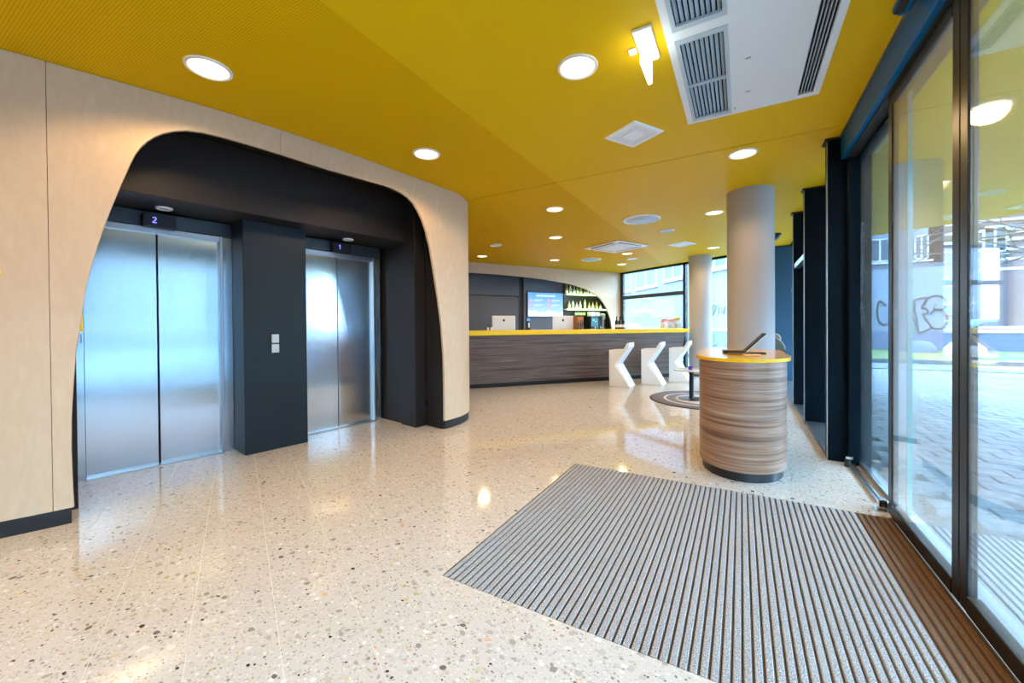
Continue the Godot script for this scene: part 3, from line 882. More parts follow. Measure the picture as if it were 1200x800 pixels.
# ------------------------------------------------------------------ street outside
func build_street() -> void:
	var pv := thing("pavement", "pale block pavement outside the entrance", "pavement", Transform3D(), "", "structure")
	var b := MB.new()
	b.plan(vv([0.955, 12, 30, 12, 30, -14, -14, -14, -12, -12.6, -3.25, -12.6, 0.955, -9.95]), -0.3, -0.062)
	obj("pavement_bed", b, M.kerb, pv)
	var block := MB.new()
	block.box(Vector3(0, -0.03, 0), Vector3(0.292, 0.06, 0.192), 0.008)
	var bm := block.mesh()
	var rest := MB.new()
	var cells := []
	for j in 66:
		for i in 34:
			var c := Vector3(1.24 + 0.3 * i + (0.15 if j % 2 else 0.0), -0.005, -0.9 - 0.2 * j)
			if c.x < 2.62 and c.z > -3.42: continue
			if c.z < -10.1 + (c.x - 1.07) * 0.62 and c.x < 1.1: continue
			if not in_view(c, 0.05): continue
			cells.append([c.distance_to(Vector3.ZERO), c])
	cells.sort_custom(func(p, q): return p[0] < q[0])
	for k in cells.size():
		if k < 290: obj("paver", bm, M.pave, pv, Transform3D(Basis(), cells[k][1]))
		else: rest.box(cells[k][1] + Vector3(0, -0.03, 0), Vector3(0.292, 0.06, 0.192))
	obj("distant_pavers", rest, M.pave, pv).set_meta("kind", "stuff")
	b = MB.new()
	b.plan(vv([2.4, 3.7, 30, 12, 30, -14, 11.6, -14, 11.6, -0.5, 2.65, -0.5]), -0.06, -0.01)
	b.plan(vv([-12, -12.7, -3.3, -12.7, 1.0, -10.1, 1.0, -14, -12, -14]), -0.06, -0.01)
	obj("distant_paving", b, M.pave, pv)
	var k := thing("kerb", "dark stone kerb between the pavement and the street", "kerb", Transform3D(), "", "structure")
	bx("kerb_stone", Vector3(5, -0.04, -14.08), Vector3(60, 0.1, 0.16), M.kerb, k)
	bx("kerb_stone", Vector3(5, -0.02, -17.2), Vector3(60, 0.14, 0.16), M.kerb, k)
	var r := thing("street", "pale grey asphalt street beyond the pavement", "street", Transform3D(), "", "structure")
	bx("asphalt", Vector3(5, -0.16, -15.64), Vector3(60, 0.16, 2.96), M.asphalt, r)
	var g := thing("grass_verge", "grass verge at the foot of the wall across the street", "grass", Transform3D(), "", "stuff")
	bx("turf", Vector3(5, -0.08, -20.59), Vector3(60, 0.2, 6.6), M.grass, g)
	# wall with graffiti
	var gw := thing("garden_wall", "long pale rendered wall with black graffiti across the street", "wall", at(0, 0, -24), "", "structure")
	bx("render", Vector3(4.6, 2.2, -0.2), Vector3(6.6, 2.9, 0.4), M.render_pale, gw)
	bx("plinth", Vector3(4.6, 0.4, -0.195), Vector3(6.6, 0.85, 0.41), M.plinth, gw)
	bx("coping", Vector3(4.6, 3.72, -0.2), Vector3(6.6, 0.16, 0.42), M.roof, gw)
	var gf := thing("graffiti", "black outlined bubble letters sprayed on the pale wall across the street", "graffiti", at(0, 0, -23.955))
	var strokes := [
		[205, 155, 218, 178, 214, 215, 200, 260, 222, 320, 240, 370, 205, 366],
		[224, 245, 222, 172, 240, 145, 322, 135],
		[228, 240, 250, 372, 262, 396, 300, 386, 352, 362, 344, 344, 284, 262, 312, 256, 327, 240, 306, 214, 284, 216, 282, 200, 312, 150],
		[300, 186, 315, 150, 345, 130, 390, 123, 440, 140, 466, 172, 458, 205, 440, 226, 400, 222, 366, 236, 340, 262, 368, 236, 372, 210],
		[370, 235, 420, 230, 455, 255, 471, 296, 456, 345, 420, 370, 380, 368, 340, 350],
		[376, 188, 384, 192, 378, 198],
		[-10, 190, -60, 150, -82, 220, -70, 300, -30, 340, 0, 330],
		[20, 330, 40, 150, 100, 330, 120, 150, 190, 160],
	]
	for st in strokes:
		var path := []
		for i in range(0, st.size(), 2): path.append(Vector3(5.695 + st[i] * 0.004093, 3.08 - st[i + 1] * 0.00577, 0))
		b = MB.new()
		b.tube(smooth_path(path), 0.03, 0.03, 5)
		obj("stroke", b, M.paint_dark, gf)
	gw = thing("low_wall", "low bluish wall with a white cap, right of the graffiti wall", "wall", at(0, 0, -24), "", "structure")
	bx("plinth", Vector3(14.0, 0.36, -0.2), Vector3(12.1, 0.85, 0.3), M.plinth, gw)
	bx("cap", Vector3(14.0, 0.84, -0.2), Vector3(12.1, 0.12, 0.4), M.render_white, gw)
	# building behind the wall on the right
	house("white_house", "white house with tall windows across the street, right of the graffiti wall", wall_frame(Vector3(15.1, 0, -44.4), 1.0, 0.0), 14.0, 7.75, M.render_white, [[0.28, 5.75, 1.0, 7.1, 2], [1.4, 5.0, 2.05, 7.6, 1], [0.4, 2.75, 1.1, 4.6, 2], [1.2, 2.75, 1.7, 4.6, 1], [1.82, 2.75, 2.3, 4.6, 1], [3.0, 2.75, 3.9, 4.6, 2], [4.6, 2.75, 5.5, 4.6, 2], [3.0, 5.75, 3.9, 7.1, 2], [4.6, 5.75, 5.5, 7.1, 2]], 0.09)
	house("rear_house", "pale house with one white framed window behind the graffiti wall", wall_frame(Vector3(2.6, 0, -33.0), 1.0, 0.0), 7.1, 9.5, M.render_pale, [[6.5, 5.05, 7.05, 6.4, 2], [4.4, 5.05, 5.4, 6.4, 2]], 0.08)
	var bh := house("brick_house", "brown brick house with pale bands between the two pale houses", wall_frame(Vector3(10.4, 0, -33.2), 1.0, 0.0), 3.4, 9.6, std(c8(84, 70, 74), 0.9), [[1.6, 5.2, 2.5, 6.6, 2]], 0.1)
	for i in 8: bx("pale_band", Vector3(1.7, 4.2 + 0.55 * i, 0.01), Vector3(3.4, 0.14, 0.04), M.render_white, bh)
	house("apartment_block", "pale blue rendered apartment block with white framed windows seen through the street window", wall_frame(Vector3(-13.4, 0, -41.8), 0.60, 0.80), 21.8, 11.0, M.render_pale, [[5.4, 4.2, 8.7, 6.5, 2], [9.9, 4.2, 13.3, 6.5, 2], [14.5, 4.35, 16.9, 6.7, 2], [19.1, 4.4, 21.3, 6.9, 2]])
	var g2 := thing("graffiti", "small black scribbled graffiti on the apartment block, between the two columns", "graffiti", wall_frame(Vector3(-13.4, 0, -41.8), 0.60, 0.80))
	for st in [[19.5, 1.7, 19.7, 2.2, 19.9, 1.8, 20.1, 2.3, 20.3, 2.2], [20.0, 1.7, 20.2, 2.0, 20.45, 2.25, 20.6, 1.9, 20.4, 1.7], [20.7, 2.3, 20.9, 1.8, 21.1, 2.2, 21.0, 1.75]]:
		var path := []
		for i in range(0, st.size(), 2): path.append(Vector3(st[i], st[i + 1], 0.03))
		b = MB.new()
		b.tube(smooth_path(path), 0.02, 0.02, 5)
		obj("stroke", b, M.paint_dark, g2)
	house("side_street_block", "long pale block across the forecourt, right of the picture, seen only in the lift doors", wall_frame(Vector3(24.0, 0, -12.0), 0.0, 1.0), 34.0, 8.0, M.render_pale, [[2.0, 1.4, 4.0, 3.4, 2], [6.0, 1.4, 8.0, 3.4, 2], [10.0, 1.4, 12.0, 3.4, 2], [14.0, 1.4, 16.0, 3.4, 2], [18.0, 1.4, 20.0, 3.4, 2], [2.0, 4.6, 4.0, 6.6, 2], [6.0, 4.6, 8.0, 6.6, 2], [10.0, 4.6, 12.0, 6.6, 2], [14.0, 4.6, 16.0, 6.6, 2], [18.0, 4.6, 20.0, 6.6, 2]])
	# pole with a blue sign
	var sp := thing("street_sign", "thin grey street pole with a small blue sign across the pavement", "street sign", at(6.56, 0.02, -18.6))
	b = MB.new()
	b.lathe([Vector2(0.05, 0), Vector2(0.05, 2.9), Vector2(0, 2.9)], 12)
	obj("pole", b, M.kerb, sp)
	bx("sign_plate", Vector3(-0.05, 2.6, 0.07), Vector3(0.42, 0.26, 0.03), std(c8(40, 110, 170), 0.4), sp, 0.004)
	# rocks at the verge
	var rk := [[6.3, -22.3, 0.5, "bluish boulder on the verge left of the street pole", M.plinth], [7.45, -22.0, 0.6, "white boulder on the verge right of the street pole", M.render_white]]
	for q in rk:
		b = MB.new()
		b.lathe([Vector2(0.0, 0.0), Vector2(q[2], 0.0), Vector2(q[2] * 0.95, 0.2), Vector2(q[2] * 0.6, 0.42), Vector2(0.0, 0.48)], 9)
		var o := obj("boulder", b, q[4], self, at(q[0], 0.02, q[1], 0.4))
		tag(o, q[3], "boulder")
	# a bare tree by the street and a leafy one near the corner
	var tr := thing("bare_tree", "leafless tree whose thin branches hang across the top of the right door pane", "tree", at(6.25, -0.012, -13.4))
	b = MB.new()
	b.tube([Vector3(0, 0, 0), Vector3(0.05, 1.6, 0), Vector3(-0.1, 3.6, 0.1)], 0.14, 0.05, 10)
	obj("trunk", b, M.bark, tr)
	b = MB.new()
	for i in 22:
		var a := i * 2.4
		var p0 := Vector3(-0.1, 2.45 + 0.05 * i, 0.1)
		var d := Vector3(cos(a), 0.12 + 0.2 * sin(i * 1.7), sin(a) * 0.6)
		var path := [p0]
		for j in 4: path.append(p0 + d * (j + 1) * 0.75 + Vector3(0.12 * sin(i + j * 2.0), 0.15 * cos(i * 2.0 + j) - 0.03 * j * j, 0))
		b.tube(path, 0.03, 0.009, 5)
		for j in [1, 2, 3]:
			var s0: Vector3 = path[j]
			b.tube([s0, s0 + d * 0.5 + Vector3(0, 0.4 * (-1.0 if j % 2 else 1.0), 0.2), s0 + d * 0.9 + Vector3(0.1, 0.5 * (-1.0 if j % 2 else 1.0), 0.3)], 0.014, 0.004, 4)
	obj("branches", b, M.bark, tr)
	leafy("young_tree", "young leafy tree between the column and the corner post", at(0.9, 0.03, -17.9), 4.2, 0.8)
	leafy("hedge_shrub", "low green shrub on the verge left of the near column", at(-1.9, 0.03, -22.2), 1.3, 0.9)
	leafy("hedge_shrub", "low green shrub behind the near column", at(0.4, 0.03, -20.0), 1.0, 0.7)
	# parked car whose roof shows over the bar
	var cr := thing("parked_car", "pale blue parked car whose roof shows above the bar's right end", "car", at(-4.55, -0.08, -16.15, -0.1))
	var prof := vv([-2.1, 0.35, 2.1, 0.35, 2.15, 0.75, 1.3, 0.95, 0.75, 1.36, -0.7, 1.40, -1.5, 1.0, -2.15, 0.9])
	b = MB.new()
	b.extr(prof, -0.82, 0.82, Transform3D(), false)
	obj("body", b, std(c8(150, 180, 205), 0.25), cr)
	b = MB.new()
	b.extr(vv([1.15, 0.97, 0.7, 1.30, -0.65, 1.33, -1.3, 1.0]), -0.83, 0.83)
	obj("side_glass", b, M.win_dark, cr)
	for x in [-1.3, 1.3]:
		for z in [-0.75, 0.75]:
			b = MB.new()
			b.lathe([Vector2(0, -0.1), Vector2(0.3, -0.1), Vector2(0.32, 0), Vector2(0.3, 0.1), Vector2(0, 0.1)], 16, Transform3D(Basis(Vector3(1, 0, 0), PI / 2), Vector3(x, 0.22, z)))
			obj("wheel", b, M.dark, cr)

func smooth_path(p: Array) -> Array:
	var out := []
	for i in p.size() - 1:
		var p0: Vector3 = p[maxi(i - 1, 0)]
		var p3: Vector3 = p[mini(i + 2, p.size() - 1)]
		for k in 5: out.append((p[i] as Vector3).cubic_interpolate(p[i + 1], p0, p3, k / 5.0))
	out.append(p[-1])
	return out

func house(called: String, label: String, fr: Transform3D, wid: float, hgt: float, m: Material, wins: Array, fw := 0.14) -> Node3D:
	var h := thing(called, label, "building", fr)
	bx("wall", Vector3(wid / 2.0, hgt / 2.0, -3.0), Vector3(wid, hgt, 6.0), m, h)
	bx("plinth", Vector3(wid / 2.0, 0.42, 0.02), Vector3(wid + 0.04, 0.85, 0.06), M.plinth, h)
	bx("plinth_band", Vector3(wid / 2.0, 0.92, 0.03), Vector3(wid + 0.04, 0.14, 0.08), M.render_white, h)
	var rf := MB.new()
	rf.extr(vv([0.5, 0, -6.5, 0, -3.0, 2.4]), -0.3, wid + 0.3, Transform3D(Basis(Vector3(0, 0, 1), Vector3.UP, Vector3(1, 0, 0)), Vector3(0, hgt, 0)))
	obj("roof", rf, M.roof, h)
	for k in wins:
		var x0: float = k[0]
		var y0: float = k[1]
		var x1: float = k[2]
		var y1: float = k[3]
		var f := MB.new()
		var c := Vector3((x0 + x1) / 2.0, (y0 + y1) / 2.0, 0.03)
		for s in [-1.0, 1.0]:
			f.box(c + Vector3((x1 - x0) / 2.0 * s, 0, 0), Vector3(fw, y1 - y0 + fw, 0.08))
			f.box(c + Vector3(0, (y1 - y0) / 2.0 * s, 0), Vector3(x1 - x0 + fw, fw, 0.08))
		if k[4] == 2: f.box(c, Vector3(fw, y1 - y0, 0.07))
		f.box(c + Vector3(0, -(y1 - y0) / 2.0 - 0.14, 0.05), Vector3(x1 - x0 + 0.4, 0.1, 0.2))
		var w := obj("window", f, M.render_white, h)
		bx("pane", c - Vector3(0, 0, 0.02), Vector3(x1 - x0, y1 - y0, 0.04), M.win_dark, w)
	return h

func leafy(called: String, label: String, fr: Transform3D, hgt: float, r: float) -> void:
	var t := thing(called, label, "tree" if hgt > 2.0 else "shrub", fr)
	var b := MB.new()
	b.tube([Vector3(0, 0, 0), Vector3(0.03, hgt * 0.5, 0), Vector3(0, hgt * 0.9, 0.02)], 0.05, 0.02, 8)
	for i in 8:
		var a := i * 2.1
		b.tube([Vector3(0, hgt * (0.25 + 0.07 * i), 0), Vector3(cos(a) * r * 0.7, hgt * (0.35 + 0.075 * i), sin(a) * r * 0.7)], 0.015, 0.005, 5)
	obj("stem", b, M.bark, t)
	b = MB.new()
	for i in 420:
		var p := Vector3(rng.randfn() * r * 0.42, hgt * rng.randf_range(0.15 if hgt < 2.0 else 0.3, 1.0), rng.randfn() * r * 0.42)
		var d := Vector3(rng.randfn(), rng.randfn(), rng.randfn()).normalized()
		var s := d.cross(Vector3.UP).normalized() * 0.045
		var l := d * 0.11
		b.face([p, p + l * 0.5 + s, p + l, p + l * 0.5 - s], s.cross(l))
	obj("leaves", b, M.leaf, t).set_meta("kind", "stuff")

# ------------------------------------------------------------------ entrance mats
func build_mats() -> void:
	var rib := MB.new()
	var zl := 3.2727 - 1.491
	rib.extr(vv([-0.0127, -0.013, 0.0127, -0.013, 0.0127, -0.003, 0.009, 0.001, -0.009, 0.001, -0.0127, -0.003]), -zl / 2.0, zl / 2.0)
	var rm := rib.mesh()
	var strip := MB.new()
	strip.box(Vector3(0, -0.007, 0), Vector3(0.0035, 0.012, zl))
	var sm := strip.mesh()
	for k in [[-1.2507, 0.797, "large ribbed grey entrance mat set flush in the terrazzo inside the doors"], [0.945, 2.58, "ribbed grey entrance mat continuing outside the sliding doors"]]:
		var m := thing("entrance_mat", k[2], "mat", at(0, 0, -2.3818))
		bx("mat_tray", Vector3((k[0] + k[1]) / 2.0, -0.0165, 0), Vector3(k[1] - k[0], 0.006, zl), M.mat_base, m)
		var cnt := int((k[1] - k[0]) / 0.033)
		for i in cnt:
			var x: float = k[0] + 0.015 + 0.033 * i
			var brown: bool = k[0] < 0.0 and i >= cnt - 5
			var o := obj("mat_rib", rm, M.mat_brown if brown else M.mat_grey, m, Transform3D(Basis(), Vector3(x, 0, 0)))
			if brown: o.set_meta("label", "brown rib beside the doors")
		var edge := MB.new()
		for i in cnt: edge.box(Vector3(k[0] + 0.015 + 0.033 * i + 0.0155, -0.009, 0), Vector3(0.0025, 0.012, zl))
		obj("rib_rails", edge, std(c8(104, 90, 74), 0.5, 0.6), m).set_meta("kind", "stuff")
	var tr := thing("trim_3", "thin metal edge strip between the mat and the sliding door leaves", "edge strip", Transform3D(), "", "structure")
	bx("strip", Vector3(0.7965, -0.003, -2.3818), Vector3(0.006, 0.012, zl), M.alu, tr)

# ------------------------------------------------------------------ reception pedestal
func d_plan(a: float, bfront: float, zc: float, zb: float) -> PackedVector2Array:
	var p := PackedVector2Array()
	for i in 33:
		var t := PI * i / 32.0
		p.append(Vector2(a * cos(t), zc + bfront * pow(sin(t), 0.9)))
	var rr := 0.12
	for i in 9:
		var t := PI + PI / 2.0 * i / 8.0
		p.append(Vector2(-a + rr + rr * cos(t), zb + rr + rr * sin(t)))
	for i in 9:
		var t := 1.5 * PI + PI / 2.0 * i / 8.0
		p.append(Vector2(a - rr + rr * cos(t), zb + rr + rr * sin(t)))
	return p

func build_pedestal() -> void:
	var k := thing("reception_desk", "curved wood-laminate reception pedestal with a yellow top behind the entrance mat", "reception desk", Transform3D())
	var b := MB.new()
	b.plan(d_plan(0.318, 0.445, -3.88, -4.74), 0.085, 0.915, true)
	obj("laminate_body", b, M.laminate, k)
	b = MB.new()
	b.plan(d_plan(0.297, 0.405, -3.90, -4.70), 0.0, 0.085, true)
	obj("plinth", b, std(c8(26, 30, 34), 0.3), k)
	b = MB.new()
	b.plan(d_plan(0.345, 0.462, -3.89, -4.78), 0.915, 0.942, true)
	obj("yellow_top", b, M.pedestal_top, k)
	# tablet on a stand, paper pad, card holder
	var t := thing("tablet", "black tablet propped on a stand on the pedestal's yellow top", "tablet", at(0.02, 0.943, -4.12, 0.10))
	var tilt := Transform3D(Basis(Vector3(0, 0, 1), 0.80), Vector3(0.0, 0.012, 0))
	b = MB.new()
	b.box(Vector3(0.115, 0.0, 0), Vector3(0.23, 0.010, 0.17), 0.004, tilt)
	obj("screen_case", b, M.dark, t)
	b = MB.new()
	b.box(Vector3(0.115, -0.007, 0), Vector3(0.22, 0.004, 0.16), 0.0, tilt)
	obj("steel_back", b, M.steel_plain, t)
	bx("keyboard", Vector3(-0.085, 0.012, 0), Vector3(0.16, 0.022, 0.17), M.dark, t, 0.004)
	bx("stand_foot", Vector3(0.085, 0.004, 0.01), Vector3(0.16, 0.008, 0.12), M.dark, t, 0.003)
	t = thing("payment_slip_tray", "small brown tray at the tablet's left foot on the yellow top", "tray", at(-0.035, 0.943, -3.90, 0.0))
	bx("tray_base", Vector3(0, 0.006, 0), Vector3(0.13, 0.010, 0.07), std(c8(96, 74, 40), 0.5), t, 0.003)
	bx("tray_rim", Vector3(0, 0.013, -0.03), Vector3(0.13, 0.012, 0.008), std(c8(70, 52, 30), 0.5), t)
	t = thing("note_pad", "small beige note pad lying on the yellow pedestal top", "note pad", at(0.075, 0.943, -3.78, 0.12))
	bx("sheets", Vector3(0, 0.006, 0), Vector3(0.12, 0.010, 0.08), std(c8(226, 184, 132), 0.7), t, 0.002)
	bx("cover", Vector3(0, 0.012, 0), Vector3(0.122, 0.002, 0.082), std(c8(214, 164, 110), 0.6), t)

# ------------------------------------------------------------------ bar
func bar_frame() -> Transform3D:
	return wall_frame(Vector3(-4.464, 0, -6.197), 0.6539, -0.7566)

func build_bar() -> void:
	var fr := bar_frame()
	var k := thing("bar_counter", "long bar counter with grey-brown wood laminate front and yellow top", "bar counter", fr)
	var b := MB.new()
	b.extr(vv([-1.6, 0.09, 4.90, 0.09, 4.98, 0.45, 5.06, 0.80, 5.12, 1.023, -1.6, 1.023]), -0.5, 0.0)
	obj("front_panel", b, M.laminate_dark, k)
	bx("toe_kick", Vector3(1.62, 0.045, -0.29), Vector3(6.4, 0.09, 0.42), M.dark, k)
	b = MB.new()
	b.box(Vector3(1.78, 1.069, -0.24), Vector3(6.80, 0.092, 0.60), 0.006)
	obj("yellow_top", b, M.counter, k)
	var wt := thing("staff_worktop", "grey staff worktop behind the bar that carries the computers", "worktop", fr)
	bx("worktop", Vector3(1.2, 0.90, -0.86), Vector3(5.4, 0.04, 0.60), M.grey, wt, 0.003)
	for x in [-1.3, 1.2, 3.7]: bx("worktop_support", Vector3(x, 0.44, -0.86), Vector3(0.06, 0.88, 0.5), M.grey, wt)
	# two computers on the staff worktop
	for q in [[0.92, "silver all-in-one computer seen from behind, left of the wall screen", 0.0], [2.34, "silver all-in-one computer seen from behind, under the wall screen's right corner", 0.0]]:
		var c := thing("desktop_computer", q[1], "computer", fr * Transform3D(Basis(), Vector3(q[0], 0.921, -0.78)), "computers on the bar")
		b = MB.new()
		b.box(Vector3(0, 0.33, 0.0), Vector3(0.53, 0.345, 0.03), 0.012)
		obj("display_back", b, std(c8(226, 228, 226), 0.35, 0.1), c)
		b = MB.new()
		b.box(Vector3(0, 0.185, 0.03), Vector3(0.13, 0.2, 0.012), 0.003, Transform3D(Basis(Vector3(1, 0, 0), -0.12), Vector3.ZERO))
		obj("stand", b, M.steel_plain, c)
		bx("foot", Vector3(0, 0.005, 0.0), Vector3(0.19, 0.010, 0.17), M.steel_plain, c, 0.003)
		b = MB.new()
		var ap := PackedVector2Array()
		for i in 20:
			var t := TAU * i / 20.0
			ap.append(Vector2(cos(t) * (0.026 - 0.005 * exp(-pow(t / 0.4, 2.0))), sin(t) * 0.028 + (0.004 * absf(cos(t)))))
		b.extr(ap, 0.015, 0.0165)
		b.extr(vv([0.002, 0.033, 0.014, 0.037, 0.016, 0.048, 0.006, 0.044]), 0.015, 0.0165)
		var lg := obj("logo", b, M.dark, c, Transform3D(Basis(), Vector3(0, 0.40, 0)))
		lg.set_meta("label", "small dark fruit-shaped mark")
	# bottle crate by the second computer
	var cr := thing("bottle_crate", "brown wooden crate of small bottles right of the second computer", "crate", fr * Transform3D(Basis(), Vector3(2.72, 0.921, -0.76)))
	bx("crate_body", Vector3(0, 0.24, 0), Vector3(0.16, 0.48, 0.22), std(c8(168, 112, 66), 0.7), cr, 0.004)
	for i in 3:
		b = MB.new()
		b.lathe([Vector2(0, 0.2), Vector2(0.016, 0.2), Vector2(0.016, 0.32), Vector2(0.007, 0.36), Vector2(0.007, 0.4), Vector2(0, 0.4)], 10)
		obj("small_bottle", b, std(c8(60, 46, 34), 0.2), cr, Transform3D(Basis(), Vector3(-0.05 + 0.05 * i, 0, 0.118)))
	# card terminal
	var ct := thing("card_terminal", "dark card terminal with a blue display on the bar, below the wall screen's left corner", "card terminal", fr * Transform3D(Basis(), Vector3(1.30, 1.115, -0.32)))
	b = MB.new()
	b.box(Vector3(0, 0.13, 0), Vector3(0.085, 0.25, 0.05), 0.008, Transform3D(Basis(Vector3(1, 0, 0), -0.1), Vector3.ZERO))
	obj("casing", b, M.dark, ct)
	bx("base", Vector3(0, 0.008, 0), Vector3(0.10, 0.016, 0.10), M.dark, ct, 0.003)
	bx("display", Vector3(0.01, 0.215, 0.006), Vector3(0.07, 0.06, 0.008), glow(Color(0.25, 0.6, 0.9), 0.6), ct)
	bx("keypad", Vector3(0.018, 0.09, 0.014), Vector3(0.03, 0.12, 0.012), M.white, ct, 0.002)
	# two little pen pots
	for q in [[0.40, "left"], [0.47, "right"]]:
		var pp := thing("pen_pot", "tiny clear pen pot on the bar, %s one of the pair beside the left computer" % q[1], "pot", fr * Transform3D(Basis(), Vector3(q[0], 1.115, -0.2)), "pots on the bar")
		b = MB.new()
		b.lathe([Vector2(0, 0), Vector2(0.02, 0), Vector2(0.022, 0.06), Vector2(0.018, 0.06), Vector2(0.016, 0.008)], 14)
		obj("cup", b, M.white, pp)
		b = MB.new()
		b.tube([Vector3(0, 0.008, 0), Vector3(0.008, 0.11, 0)], 0.003, 0.003, 6)
		obj("pen", b, M.black, pp)
	# three dark wine bottles on the bar
	for i in 3:
		var wb := thing("wine_bottle", "dark wine bottle with a white label on the bar, %s of three by the plywood" % ["leftmost", "middle", "rightmost"][i], "bottle", fr * Transform3D(Basis(), Vector3(3.45 + 0.085 * i, 1.115, -0.30)), "wine bottles on the bar")
		b = MB.new()
		b.lathe([Vector2(0, 0), Vector2(0.036, 0), Vector2(0.037, 0.01), Vector2(0.037, 0.16), Vector2(0.03, 0.185), Vector2(0.015, 0.205), Vector2(0.013, 0.25), Vector2(0.013, 0.28), Vector2(0, 0.28)], 18)
		obj("glass_body", b, std(c8(20, 30, 34), 0.1), wb)
		b = MB.new()
		b.lathe([Vector2(0.0374, 0.04), Vector2(0.0376, 0.041), Vector2(0.0376, 0.10), Vector2(0.0374, 0.101)], 18)
		obj("paper_label", b, M.white, wb)
		b = MB.new()
		b.lathe([Vector2(0.0138, 0.235), Vector2(0.0142, 0.236), Vector2(0.0142, 0.282), Vector2(0, 0.284)], 14)
		obj("capsule", b, M.dark, wb)
	# sweet jars at the right end
	var jars := [[4.73, c8(214, 70, 84), c8(236, 120, 110), "clear jar of red sweets on the bar's right end, leftmost of three"], [4.93, c8(232, 96, 84), c8(240, 150, 120), "clear jar of pink and orange sweets on the bar, middle of three"], [5.10, c8(240, 204, 10), c8(206, 190, 30), "clear jar heaped with yellow sweets at the bar's right tip"]]
	for q in jars:
		var j := thing("sweet_jar", q[3], "jar", fr * Transform3D(Basis(), Vector3(q[0], 1.115, -0.25)), "sweet jars on the bar")
		b = MB.new()
		for s in [[0, 0.004, 0, 0.14, 0.008, 0.14], [-0.068, 0.10, 0, 0.004, 0.19, 0.14], [0.068, 0.10, 0, 0.004, 0.19, 0.14], [0, 0.10, -0.068, 0.132, 0.19, 0.004], [0, 0.10, 0.068, 0.132, 0.19, 0.004]]:
			b.box(Vector3(s[0], s[1], s[2]), Vector3(s[3], s[4], s[5]))
		obj("clear_walls", b, M.acrylic, j)
		b = MB.new()
		bx("paper_insert", Vector3(0, 0.065, 0.0), Vector3(0.126, 0.11, 0.126), M.white, j, 0.004)
		for half in 2:
			b = MB.new()
			for i in 34:
				var p := Vector3(rng.randf_range(-0.055, 0.055), rng.randf_range(0.13, 0.19) + (0.035 if q[0] > 5.0 else 0.0), rng.randf_range(-0.055, 0.055))
				p.y += 0.03 - 6.0 * (p.x * p.x + p.z * p.z) * 0.6
				b.lathe([Vector2(0, -0.017), Vector2(0.013, -0.01), Vector2(0.018, 0), Vector2(0.013, 0.01), Vector2(0, 0.017)], 7, Transform3D(Basis(Vector3.UP, p.x * 40.0), p))
			obj("sweets", b, std(q[1 + half], 0.4), j).set_meta("kind", "stuff")

